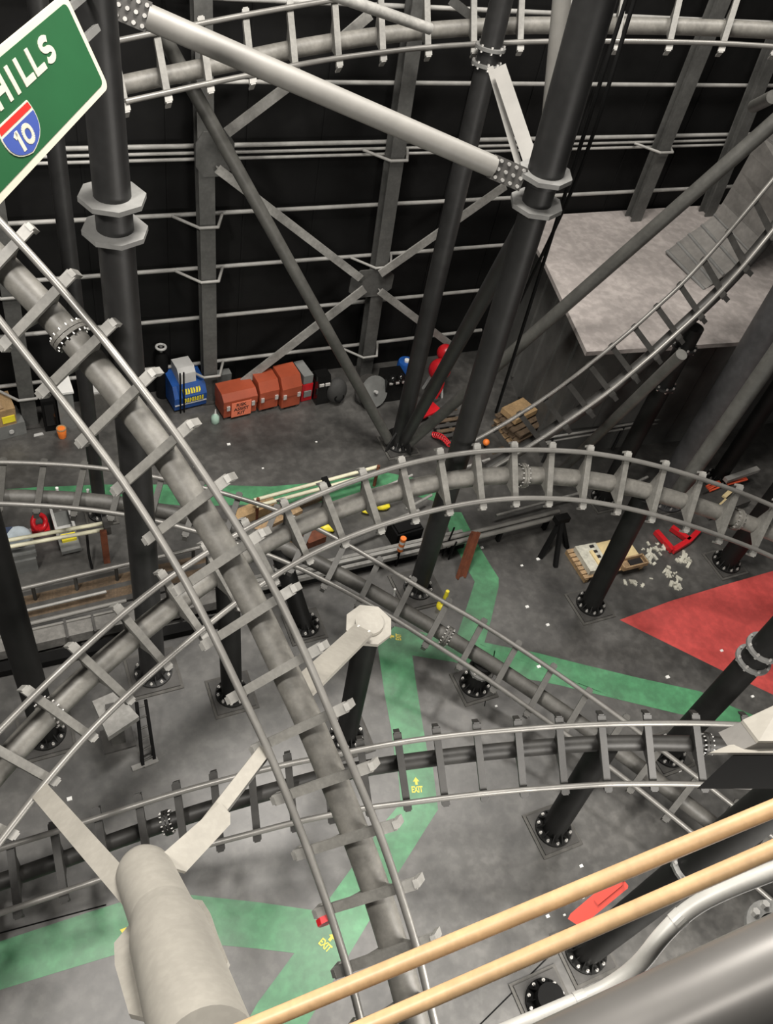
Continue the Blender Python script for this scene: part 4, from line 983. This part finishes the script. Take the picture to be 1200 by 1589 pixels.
a, u, v, w = front_box((18, 893), (60, 884))
t = thing('grey_storage_bin', a + u * w / 2, 'stepped grey bin at left loaded with a pale blue bag', 'bin')
mb = MB(); mb.box(a + u * w / 2 + v * .26 + Zv * .2, u, v, Zv, w / 2, .26, .2); mb.build('body', M_MGREY, t)
mb = MB(); mb.box(a + u * w / 2 + v * .42 + Zv * .46, u, v, Zv, w / 2 + .03, .36, .07); mb.build('lid', M_MGREY, t)
q = a + u * w / 2 + v * .5 + Zv * .53
t = thing('pale_blue_bag', q, 'pale blue bag with a navy flap on the stepped grey bin', 'bag')
mb = MB(); mb.ball(q + Zv * .14, .3, 14, 8, (1, .95, .48)); mb.build('body', M_BAG, t)
mb = MB(); mb.prism([q + u * x + v * y + Zv * .24 for x, y in ((-.3, -.1), (-.05, .2), (-.2, .22), (-.32, .1))], Zv * .03); mb.build('flap', M_NAVY, t)
mb = MB(); mb.box(q - u * .3 + v * .12 + Zv * .2, u, v, Zv, .04, .12, .08); mb.build('tag', M_YPLAST, t)
c = F(64, 826); t = thing('red_hose_reel', c, 'red hose reel just behind the stepped grey bin', 'reel')
ax = Vector((.6, -.6, .5)).normalized()
mb = MB(); mb.torus(c + Zv * .36, ax, .17, .06, 20, 8); mb.build('reel_ring', M_CRED, t)
mb = MB(); mb.box(c + Zv * .08, Xv, Yv, Zv, .2, .12, .08); mb.build('base', M_CRED, t)
a, u, v, w = front_box((97, 865), (127, 858))
t = thing('grey_dolly', a + u * w / 2, 'long grey dolly with a yellow handle pad, lying beside the handrail', 'dolly')
mb = MB(); mb.box(a + u * w / 2 + v * .6 + Zv * .14, u, v, Zv, w / 2, .6, .05); mb.build('deck', M_MGREY, t)
mb = MB()
for s in (.05, .95): mb.box(a + u * w * s + v * .9 + Zv * .3, u, v, Zv, .03, .42, .12)
mb.build('side_rail', M_LGREY, t)
mb = MB(); mb.box(a + u * w * .55 + v * .35 + Zv * .22, u, v, Zv, .16, .1, .04); mb.build('handle_pad', M_YPLAST, t)
mb = MB(); mb.box(a + u * w * .5 + v * .62 + Zv * .23, u, v, Zv, w * .42, .08, .03); mb.build('cross_panel', M_LGREY, t)
for s, q in ((.1, .12), (.9, .12), (.1, 1.08), (.9, 1.08)):
    mb = MB(); p = a + u * w * s + v * q + Zv * .05; mb.cyl(p - u * .025, p + u * .025, .05, 10); mb.build('castor', M_DARK, t)
for px0, hh, lab in (((94, 790), .75, 'short white post left of the slim dark column'), ((141, 795), .8, 'short white post touching the slim dark column')):
    c = F(*px0); MBp = MB().cyl(c, c + Zv * hh, .035, 10); solo(MBp, 'white_post', M_WHITE, lab, 'post')

# pale yellow double handrail at left, on a rusty post
c = F(166, 868); t = thing('double_handrail', c, 'pale yellow double handrail ending on a rusty post at left', 'handrail')
hz_ = 1.05
r0, r1 = F(-40, 848, hz_), F(160, 812, hz_)
MB().tube([r0, r1], .045, 10).build('rail', M_YPIPE, t)
MB().tube([r0 - Yv * .14 - Zv * .05, r1 - Yv * .14 - Zv * .05], .045, 10).build('rail', M_YPIPE, t)
mb = MB(); pf = F(166, 872); mb.box((pf + Zv * .55), Xv, Yv, Zv, .07, .05, .55); mb.build('post', M_RUST, t)
mb = MB(); mb.box(r1 + Vector((.06, -.07, -.03)), Xv, Yv, Zv, .07, .16, .12); mb.build('end_bracket', M_PLATE, t)
pts = spline([F(135, 830, .5), F(138, 860, .3), F(143, 882, .02)], 5)
solo(MB().tube(pts, .03, 8), 'drain_hose', M_DARK, 'short dark hose dropping behind the pale yellow handrail', 'hose')

# ------------------------------------------------------------------ low brake run: rails, planks and beams close to the floor
L2a, L2b = F(-60, 935, .55), F(402, 828, .55)
t = thing('low_side_rail', L2a, 'bright low rail on short posts left of the arch', 'rail')
MB().tube([L2a, L2b], .05, 10).build('rail', M_RAIL, t)
for k in range(7):
    p = L2a.lerp(L2b, .08 + k * .135); MB().cyl(Vector((p.x, p.y, 0)), p, .04, 8).build('post', M_DTRACK if k % 2 else M_GROUT, t)
def beam(p, q, z, hw, hh, m, nm, lab):
    a = F(*p, z); b = F(*q, z); mb = MB(); mb.bar(a, b, Zv, hh, hw); return solo(mb, nm, m, lab, 'beam')
def rod(p, q, z, r, m, nm, lab, cat='pipe'):
    return solo(MB().tube([F(*p, z), F(*q, z)], r, 10), nm, m, lab, cat)
rod((-20, 962), (165, 918), .25, .035, M_GIRT, 'drop_pipe', 'thin pipe with wing fittings behind the lower left beam')
rod((-20, 984), (196, 932), .42, .05, M_PALE, 'long_pipe', 'pale round pipe just above the lower left beam')
a = F(-30, 1012, .3); b = F(348, 925, .3)
t = thing('box_beam', a, 'broad grey box beam lying low behind the climbing track', 'beam')
mb = MB(); mb.bar(a, b, Zv, .14, .2); mb.build('body', M_BEAM, t)
mb = MB(); mb.bar(a + Zv * .16 + Yv * .15, b + Zv * .16 + Yv * .15, Zv, .02, .025); mb.build('top_lip', M_PALE, t)
for k in (.33, .44, .62, .8):
    p = a.lerp(b, k); mb = MB(); mb.box(p + Vector((0, -.02, 0)), b - a, Yv, Zv, .025, .24, .19); mb.build('clip_strap', M_PLATE, t)
mb = MB()
for k in (.05, .35, .65, .95):
    p = a.lerp(b, k); mb.box(Vector((p.x, p.y, .08)), Xv, Yv, Zv, .1, .2, .08)
mb.build('foot', M_DARK, t)
beam((-30, 1046), (350, 962), .1, .12, .1, M_DARK, 'dark_kerb', 'black kerb in front of the broad grey box beam')
# planking between the rails
for k in range(7):
    y_ = 930 + k * 7; beam((-30, y_ + 10), (340, y_ - 78), .03 + .004 * k, .07, .03, M_OLDWOOD if k % 3 else M_PLATE, 'floor_plank', ['dark plank nearest the bright low rail', 'second dark plank from the bright low rail', 'third dark plank from the bright low rail', 'fourth dark plank from the bright low rail', 'fifth dark plank from the bright low rail', 'sixth dark plank from the bright low rail', 'dark plank nearest the broad grey box beam'][k])
# continuation to the right under the arch
a = F(395, 908, .3); b = F(720, 834, .3)
t = thing('channel_beam', a, 'ridged grey channel beam under the lowest track', 'beam')
for k, o in enumerate((-.14, 0, .14)):
    mb = MB(); mb.bar(a + Yv * o + Zv * (.1 if k == 1 else .05), b + Yv * o + Zv * (.1 if k == 1 else .05), Zv, .06, .045); mb.build('ridge', M_BRACE if k != 1 else M_GIRT, t)
mb = MB(); mb.bar(a - Zv * .12, b - Zv * .12, Zv, .15, .12); mb.build('web', M_DARK, t)
a = F(684, 843, .5); b = F(870, 797, .5)
t = thing('twin_rail', a, 'twin pale rail ending at the black trestle', 'rail')
for o in (-.08, .08):
    mb = MB(); mb.tube([a + Yv * o, b + Yv * o], .065, 10); mb.build('rail', M_PALE, t)
for k in (.1, .5, .9):
    p = a.lerp(b, k); mb = MB(); mb.box((p.x, p.y, .22), Xv, Yv, Zv, .04, .06, .22); mb.build('post', M_DARK, t)
a = F(396, 781, .6); b = F(590, 728, .6)
t = thing('twin_handrail', a, 'cream twin handrail running beside the green strip to the arch', 'handrail')
for o in (-.1, .1):
    MB().tube([a + Yv * o, b + Yv * o], .05, 10).build('rail', M_YPIPE, t)
for k, nm in ((.02, 0), (.98, 0)):
    p = a.lerp(b, k); mb = MB(); mb.cyl((p.x, p.y, 0), (p.x, p.y, .75), .045, 8); mb.build('post', M_RUST, t)
p = a.lerp(b, .55); mb = MB(); mb.box(p, b - a, Yv, Zv, .08, .17, .09); mb.build('joint_block', M_DARK, t)
rod((535, 782), (640, 737), .5, .035, M_GIRT, 'side_pipe', 'thin pale pipe inside the left shoulder of the arch')
rod((590, 770), (760, 712), .6, .035, M_GIRT, 'side_pipe', 'thin pale pipe behind the arch spine')
rod((545, 835), (650, 792), .4, .05, M_BRACE, 'side_pipe', 'grey pipe under the left shoulder of the arch')
rod((420, 822), (540, 786), .4, .04, M_GIRT, 'side_pipe', 'thin pale pipe crossing behind the start of the arch')
rod((630, 790), (670, 768), .4, .04, M_BRACE, 'side_pipe', 'short grey pipe left of the tallest column')
rod((770, 800), (900, 765), .25, .04, M_BRACE, 'side_pipe', 'grey pipe just below the top of the arch')
rod((1005, 740), (940, 770), .3, .04, M_BRACE, 'side_pipe', 'short grey pipe below the right shoulder of the arch')
a, b = F(846, 680, 1.0), F(1085, 640, 1.0)
t = thing('double_pipe_rail', a, 'two parallel pale pipes in front of the low block', 'handrail')
for o in (0, -.16): MB().tube([a + Zv * o, b + Zv * o], .035, 8).build('rail', M_GIRT, t)
for k in (.05, .5, .95):
    p = a.lerp(b, k); MB().cyl((p.x, p.y, 0), p, .04, 8).build('post', M_DGREY, t)
timber((392, 800), 1.2, .25, .0, .3, .3, M_CARTON, 'brown timber block by the cream twin handrail')
timber((425, 812), 1.6, .3, .0, .2, .12, M_WOOD, 'pale plank lying inside the left end of the arch')
timber((470, 783), 1.3, .2, .0, .2, .1, M_OLDWOOD, 'dark plank behind the cream twin handrail')
timber((450, 830), .6, .9, .0, .35, .25, M_CARTON, 'brown carton block under the arch spine')
timber((487, 840), .5, .2, .0, .3, .22, M_RUST, 'rust brown block next to the yellow cloth under the arch')
def cloth(px, r, m, lab):
    c = F(*px); mb = MB(); mb.ball(c + Zv * .1, r, 10, 6, (1.2, .8, .5))
    for p in mb.v: p += Vector((random.uniform(-1, 1), random.uniform(-1, 1), random.uniform(-.5, .5))) * r * .14
    return solo(mb, 'yellow_cloth', m, lab, 'cloth')
cloth((508, 822), .2, M_YPLAST, 'bright yellow cloth under the left end of the arch')
cloth((570, 795), .15, M_YPLAST, 'yellow cloth seen between two arch crossties, left one')
cloth((594, 789), .17, M_YPLAST, 'yellow cloth seen between two arch crossties, right one')
c = F(614, 878); t = thing('striped_post', c, 'thin black post with an orange and white striped head', 'post')
ch_ = 1.0
MB().cyl(c, c + Zv * ch_ * .62, .03, 8).build('pole', M_DARK, t)
for k in range(5):
    MB().cyl(c + Zv * (ch_ * .62 + .09 * k), c + Zv * (ch_ * .62 + .09 * (k + 1)), .075, 12).build('stripe', M_ORNG if k % 2 == 0 else M_WHITE, t)
a, u, v, w = front_box((612, 852), (652, 840))
mb = MB(); mb.box(a + u * w / 2 + v * .25 + Zv * .25, u, v, Zv, w / 2, .25, .25); mb.box(a + u * w / 2 + v * .25 + Zv * .53, u, v, Zv, w / 2 - .05, .2, .03); solo(mb, 'black_crate', M_DARK, 'black crate behind the striped post', 'crate')
a = F(714, 895); b = F(737, 825, .9)
t = thing('rusty_post', a, 'leaning rusty brown channel post over the green walkway', 'post')
mb = MB(); mb.bar(a, b, Yv, .02, .1); mb.build('web', M_RUST, t)
for o in (-.1, .1):
    mb = MB(); mb.bar(a + Xv * o - Yv * .04, b + Xv * o - Yv * .04, Yv, .05, .015); mb.build('edge_flange', M_RUST, t)
for p, h, lab in (((687, 862), 1.0, 'thin black rod right of the tallest column, longer one'), ((696, 868), .6, 'thin black rod right of the tallest column, shorter one')):
    c = F(*p); solo(MB().tube([c, c + Vector((.1, .05, h))], .025, 6), 'black_rod', M_DARK, lab, 'rod')
c = F(610, 930); solo(MB().tube([c, c + Vector((-.03, 0, .42))], .03, 8), 'white_post', M_WHITE, 'short white post left of the tallest column foot', 'post')
c = F(686, 941); t = thing('yellow_bollard', c, 'yellow floor post with a round base beside the tallest column', 'post')
MB().tube([c + Zv * z for z in (0, .05, .1, .13)], [.14, .14, .1, .06], 18).build('base', M_YPLAST, t)
MB().tube([c + Zv * .1, c + Zv * .36, c + Zv * .62], [.06, .055, .045], 12).build('stem', M_YPLAST, t)

# black trestle, pallet of scrap, red frame
c = F(858, 868); t = thing('black_trestle', c, 'black A-frame trestle at the end of the twin pale rail', 'trestle')
hd = F(872, 805, .9)
for px in ((838, 866), (862, 880), (880, 850), (852, 842)):
    MB().bar(F(*px), hd, Xv, .05, .05).build('leg', M_DARK, t)
mb = MB(); mb.box(hd, Xv, Yv, Zv, .2, .1, .08); mb.build('head', M_DARK, t)
pc = [F(880, 858), F(905, 905), F(998, 882), F(965, 838)]
c = sum(pc, Vector()) / 4; t = thing('scrap_pallet', c, 'wooden pallet with scrap and boards behind the black arch column', 'pallet')
u = (pc[2] - pc[1]).normalized(); v = Zv.cross(u); pw, pd = (pc[2] - pc[1]).length, (pc[0] - pc[1]).length
o = pc[1]
for k in range(7):
    mb = MB(); mb.box(o + v * pd * (k + .5) / 7 + u * pw / 2 + Zv * .15, u, v, Zv, pw / 2, pd / 18, .02); mb.build('deck_board', M_WOOD, t)
for k in (.04, .5, .96):
    mb = MB(); mb.box(o + u * pw * k + v * pd / 2 + Zv * .065, u, v, Zv, .05, pd / 2, .065); mb.build('bearer', M_CARTON, t)
sc = o + u * pw * .24 + v * pd * .5 + Zv * .17
mb = MB(); mb.prism([sc + u * x + v * y for x, y in ((-.3, -.4), (.3, -.45), (.34, .4), (-.28, .42))], Zv * .16); solo(mb, 'scrap_box', M_FOAM, 'grey white box of scrap on the left of the pallet', 'box')
for k in range(4):
    mb = MB(); q = sc + u * .16 + v * (.3 - .17 * k) + Zv * .17; mb.box(q, u, v, Zv, .06, .04, .012); solo(mb, 'black_clip', M_INK, 'black clip on the box of scrap', 'clip', 'black clips on the scrap box')
mb = MB(); mb.box(sc + u * .05 - v * .12 + Zv * .18, u + v * .25, v, Zv, .05, .3, .02); solo(mb, 'timber_strip', M_CARD, 'pale timber strip on the box of scrap', 'strip')
mb = MB(); mb.box(o + u * pw * .72 + v * pd * .62 + Zv * .19, u, v, Zv, pw * .27, pd * .33, .02); solo(mb, 'pale_board', M_CARD, 'flat pale yellow board on the right of the pallet', 'board')
t = thing('timber_tray', o + u * pw * .8, 'small open timber tray at the near right corner of the pallet', 'tray')
mb = MB(); q = o + u * pw * .8 + v * .1 + Zv * .2
mb.box(q, u, v, Zv, .38, .14, .02); mb.box(q - v * .14 + Zv * .06, u, v, Zv, .38, .02, .06); mb.box(q + v * .14 + Zv * .06, u, v, Zv, .38, .02, .06); mb.box(q - u * .37 + Zv * .06, u, v, Zv, .02, .14, .06); mb.box(q + u * .37 + Zv * .06, u, v, Zv, .02, .14, .06)
mb.build('tray_body', M_WOOD, t); mb = MB(); mb.box(q + u * .1 + Zv * .035, u, v, Zv, .2, .1, .012); mb.build('tray_liner', M_INK, t)
n_ = 0
for (x, y, n, sx, sy) in ((1012, 862, 10, 14, 16), (1038, 893, 7, 12, 12), (1062, 868, 7, 9, 8), (1020, 880, 6, 10, 10), (1045, 915, 5, 10, 12)):
    pass
mb = MB()
for (x, y, n, sx, sy) in ((1010, 862, 26, 14, 14), (1036, 890, 18, 10, 10), (1060, 868, 20, 10, 9), (1025, 850, 12, 20, 8), (1047, 908, 14, 8, 12), (985, 905, 10, 22, 10)):
    for _ in range(n):
        c = F(x + random.gauss(0, .5) * sx, y + random.gauss(0, .5) * sy); s = random.uniform(.02, .075)
        th = random.uniform(0, 3.14); mb.box(c + Zv * s * .35, (math.cos(th), math.sin(th), .2), (-math.sin(th), math.cos(th), .1), Zv, s * random.uniform(.7, 1.6), s * .6, s * .35)
tag(solo(mb, 'foam_debris', M_FOAM, 'scattered pale debris crumbs between the pallet and the red zone', 'debris'), kind='stuff')
mb = MB()
for (x, y) in ((302, 724), (408, 727), (355, 690), (491, 686), (452, 562), (748, 850), (810, 878), (818, 942), (836, 1035), (1036, 1051), (1080, 1180), (1055, 1196), (902, 1344), (850, 1422), (876, 1420), (1160, 1440), (108, 1240), (330, 1222), (835, 868), (850, 970), (818, 942), (843, 1078), (1168, 1081), (770, 1096), (905, 1393), (975, 1212), (1120, 1010)):
    c = F(x, y); s = random.uniform(.018, .035); mb.box(c + Zv * s * .4, Xv, Yv, Zv, s * 1.3, s, s * .4)
tag(solo(mb, 'floor_litter', M_WHITE, 'tiny white litter specks spread over the grey floor', 'litter'), kind='stuff')
a = [F(1016, 828), F(1042, 858), F(1068, 842), F(1040, 822), F(1083, 826)]
t = thing('red_floor_frame', a[1], 'red welded frame lying on the floor behind the red zone', 'frame')
for p, q in ((0, 1), (1, 2), (2, 3), (2, 4)):
    mb = MB(); mb.bar(a[p] + Zv * .09, a[q] + Zv * .09, Zv, .07, .07); mb.build('frame_tube', M_CRED, t)
# orange straps, beam and wood scraps at the right edge
beam((1126, 745), (1176, 728), .45, .08, .06, M_GIRT, 'steel_channel', 'grey channel beside the orange straps')
for p, q, lab in (((1060, 770), (1082, 762), 'orange strap coil on the left of the three'), ((1102, 762), (1122, 754), 'orange strap coil in the middle of the three'), ((1130, 752), (1160, 744), 'orange strap coil on the right of the three')):
    mb = MB(); a = F(*p, .3); b = F(*q, .3)
    for k in range(4): mb.tube(spline([a + Vector((0, k * .06, 0)), a.lerp(b, .5) + Vector((0, k * .06, .05 * (k % 2))), b + Vector((0, k * .06, 0))], 4), .03, 6)
    solo(mb, 'strap_coil', M_ORNG if False else mat('orange_red_strap', (.72, .10, .04), .6), lab, 'strap')
a = F(1090, 790, .12); b = F(1150, 768, .12); mb = MB(); mb.bar(a, b, Zv, .12, .35); solo(mb, 'low_bench', M_PLATE, 'low grey bench below the orange straps', 'bench')
for p, lab in (((1128, 768), 'pale scrap of wood on the low grey bench, upper one'), ((1122, 782), 'pale scrap of wood on the low grey bench, lower one')):
    c = F(*p, .26); mb = MB(); mb.box(c + Zv * .03, Vector((1, .4, 0)), Vector((-.4, 1, 0)), Zv, .2, .06, .03); solo(mb, 'wood_scrap', M_CARD, lab, 'scrap')

# pale pedestal with ladder frame at lower left
tp = [F(143, 1088, 1.15), F(168, 1144, 1.15), F(216, 1112, 1.15), F(180, 1072, 1.15)]
c = sum(tp, Vector()) / 4; cb = Vector((c.x, c.y, 0))
t = thing('equipment_pedestal', cb, 'pale topped pedestal standing under the climbing track at lower left', 'pedestal')
MB().prism([p - Zv * .14 for p in tp], Zv * .14).build('top_plate', M_BRACE, t)
mb = MB(); mb.box(cb + Zv * .5, Xv, Yv, Zv, .13, .13, .5); mb.build('post', M_PIPE, t)
mb = MB(); mb.box(cb + Zv * .03, Xv, Yv, Zv, .3, .25, .03); mb.build('foot_plate', M_PLATE, t)
mb = MB(); mb.box(c + Vector((-.05, .1, .03)), Xv, Yv, Zv, .08, .05, .03); mb.build('fitting', M_PLATE, t)
la, lb = F(212, 1090, .9), F(222, 1190, 0); ra, rb_ = F(226, 1086, .9), F(240, 1180, 0)
t = thing('ladder_frame', lb, 'narrow dark ladder frame leaning on the pale topped pedestal', 'ladder')
MB().bar(la, lb, Yv, .035, .03).build('stile', M_DARK, t); MB().bar(ra, rb_, Yv, .035, .03).build('stile', M_DARK, t)
for k in range(6):
    s = (k + .5) / 6; MB().cyl(la.lerp(lb, s), ra.lerp(rb_, s), .022, 8).build('rung', M_PIPE, t)
mb = MB(); mb.bar(F(205, 1193, .03), F(245, 1178, .03), Zv, .02, .05); mb.build('foot_bar', M_GIRT, t)

# ------------------------------------------------------------------ big cream cantilever pipe at lower left, with arms to the tracks
A0 = D(222, 1350, 9.2); A1 = D(256, 1430, 8.1); A2 = D(322, 1640, 6.1)
dA = (A1 - A0).normalized(); dB = (A2 - A1).normalized()
t = thing('cantilever_pipe', A2, 'big cream cantilever pipe at lower left with a faceted collar and two arms', 'pipe')
r1 = .305
pts = [A0 - dA * .16, A0 - dA * .13, A0 - dA * .06, A0 + dA * .06, A0 + dA * .2, A1]
MB().tube(pts, [r1 * .35, r1 * .62, r1 * .85, r1 * .97, r1, r1 * 1.02], 32).build('nose_pipe', M_CREAM, t)
MB().tube([A1 - dA * .16, A1 + dB * .12, A1 + dB * .3, A2], [.3, .335, .362, .37], 32).build('main_pipe', M_CREAM, t)
w = (CAM - A1); w = (w - dA * w.dot(dA)).normalized(); s = dA.cross(w)
B0 = A0.lerp(A1, .62)
cp = [(206, 1428), (177, 1463), (178, 1497), (200, 1573), (228, 1580), (290, 1585), (345, 1515), (354, 1490), (335, 1443), (326, 1416), (314, 1397), (276, 1392)]
PN = (CAM - A1).normalized(); PN = (PN - dA * PN.dot(dA)).normalized()
def on_plate(px, py):
    r = ray(px, py); return CAM + r * ((A1 - PN * .04 - CAM).dot(PN) / r.dot(PN))
MB().prism([on_plate(*q) for q in cp], -PN * .05).build('collar_plate', M_CREAM, t)
sgn_s = 1 if proj(A1 + s)[0] > proj(A1)[0] else -1
def arm(p, q, hw, lab, knuckle=False):
    mb = MB(); mb.bar(p, q, CAM - p, .03, hw)
    o = mb.build('arm', M_CREAM, t); o['label'] = lab
    return o
e2 = S2[1][1].lerp(S2[2][1], .75)
arm(A0 + dA * .5 - s * sgn_s * .18, e2, .12, 'long flat arm to the climbing track')
p0 = A0 + dA * .25 + s * sgn_s * .22; m0 = D(342, 1268, 9.9); e1 = S1[10][0] + Zv * -.12
tt = (m0 - p0).normalized(); ss = tt.cross((CAM - p0).normalized()).normalized(); up_ = ss.cross(tt)
mb = MB(); mb.prism([p0 - ss * .15 - tt * .1, p0 + ss * .17 + tt * .12, m0 + ss * .14, m0 + ss * .05 + tt * .1, m0 - ss * .12 + tt * .1], up_ * .05)
o = mb.build('arm', M_CREAM, t); o['label'] = 'stepped flat arm to the nearest track'
mb = MB(); mb.bar(m0 - tt * .3 - up_ * .04 - ss * .03, e1, up_, .025, .085); mb.build('arm_tongue', M_CREAM, o)
mb = MB(); mb.bar(m0 - tt * .3 - up_ * .2 + ss * .03, e1 - up_ * .1 + ss * .05, up_, .02, .07); mb.build('arm_tongue', M_BRACE, o)

# ------------------------------------------------------------------ foreground rails of the viewing gallery
def wood_rail(p, q, d0, d1, r, lab):
    a = D(*p, d0); b = D(*q, d1); a, b = a + (a - b) * 1.2, b + (b - a) * .3
    return solo(MB().tube([a.lerp(b, k / 12) for k in range(13)], r, 18), 'wooden_handrail', M_WOODRAIL, lab, 'handrail')
wood_rail((1420, 1163), (330, 1618), 2.75, 2.85, .0285, 'upper of the two wooden handrails across the lower right corner')
wood_rail((1420, 1222), (480, 1632), 2.65, 2.75, .0275, 'lower of the two wooden handrails across the lower right corner')
pts = spline([D(*p, d) for p, d in (((2100, 1000), 2.9), ((1400, 1280), 2.95), ((1290, 1318), 2.95), ((1200, 1352), 2.95), ((1120, 1384), 2.98), ((1070, 1412), 3.0), ((1030, 1450), 3.0), ((990, 1498), 3.0), ((940, 1535), 2.98), ((870, 1566), 2.95), ((760, 1612), 2.9), ((640, 1660), 2.9))], 5)
t = thing('bent_conduit', pts[-1], 'bent grey conduit below the wooden handrails', 'conduit')
MB().tube(pts, .031, 16).build('tube', M_CONDUIT, t)
for k in (13, 27, 43):
    ax = (pts[k + 1] - pts[k - 1]).normalized(); MB().ring(pts[k], ax, .028, .0335, .04, 18).build('sleeve', M_CONDUIT, t)
pa, pb = D(1420, 1402, 2.35), D(700, 1735, 2.35); pa = pa + (pa - pb) * 1.2
t = thing('large_gallery_pipe', pb, 'large silver grey pipe filling the lower right corner', 'pipe')
MB().tube([pa, pb], .122, 40).build('tube', M_BIGPIPE, t)
q = D(1188, 1500, 2.5); axp = (pb - pa).normalized()
# bolted flange seen beyond the large pipe
c = D(1206, 1448, 7.6); axf = Vector((.05, .1, 1)).normalized()
t = thing('bolted_flange', c, 'round bolted flange peeping out behind the large silver grey pipe', 'flange')
MB().ring(c, axf, .17, .29, .05, 28).build('disc', M_FLANGE, t)
MB().cyl(c - axf * (c.z - .02), c - axf * .02, .17, 24).build('stub_pipe', M_BLACK, t)
a_ = axf.orthogonal().normalized(); b_ = axf.cross(a_)
for k in range(10):
    th = 2 * math.pi * k / 10; q = c + (a_ * math.cos(th) + b_ * math.sin(th)) * .235
    MB().cyl(q + axf * .025, q + axf * .08, .035, 6, smooth=False).build('flange_bolt', M_BOLT, t)
# beige cabinet jutting in at the right edge
tp = [D(1153, 1117, 5.6), D(1215, 1088, 5.6), D(1265, 1150, 5.25), D(1178, 1150, 5.3)]
t = thing('beige_bracket_box', tp[3], 'beige tapered box jutting in from the right edge over the level track', 'box')
MB().prism(tp, -Zv * .03).build('top_plate', M_CREAM, t)
lo = [D(1128, 1138, 5.75), D(1265, 1108, 5.85), D(1265, 1160, 5.35), D(1166, 1157, 5.4)]
MB().prism([tp[0] - Zv * .035, tp[1] - Zv * .035, tp[2] - Zv * .035, tp[3] - Zv * .035], Vector((-.07, .03, -.16))).build('side_body', M_PANEL, t)
fp = [D(1101, 1168, 5.35), D(1132, 1156, 5.5), D(1270, 1146, 5.45), D(1270, 1168, 5.2)]
MB().prism(fp, -Zv * .03).build('front_tray', M_CREAM, t)
MB().prism([D(1136, 1173, 5.32), D(1150, 1166, 5.6), D(1275, 1160, 5.6), D(1275, 1172, 5.22)], -Zv * .5).build('dark_body', M_DARK, t)
# red tag on a cord
ta, tb = D(893, 1428, 3.3), D(966, 1368, 3.3)
tt = (tb - ta).normalized(); wv = (CAM - ta).normalized(); ss = tt.cross(wv).normalized()
t = thing('red_tag', ta, 'long red plastic tag hanging between the two wooden handrails', 'tag')
MB().prism([ta - ss * .028 - tt * .0, ta - ss * .02 - tt * .02, ta + ss * .03, tb + ss * .03, tb + ss * .024 + tt * .008, tb - ss * .024 + tt * .008, tb - ss * .032], wv * .012).build('body', M_REDTAG, t)
MB().bar(ta.lerp(tb, .45) + wv * .013 - ss * .002, tb - tt * .01 + wv * .013 - ss * .002, wv, .004, .012).build('raised_strip', M_REDTAG, t)
e = D(1003, 1335, 2.95); MB().tube(spline([tb, tb.lerp(e, .5) + Vector((0, 0, -.005)), e], 6), .004, 6).build('cord', M_DARK, t)
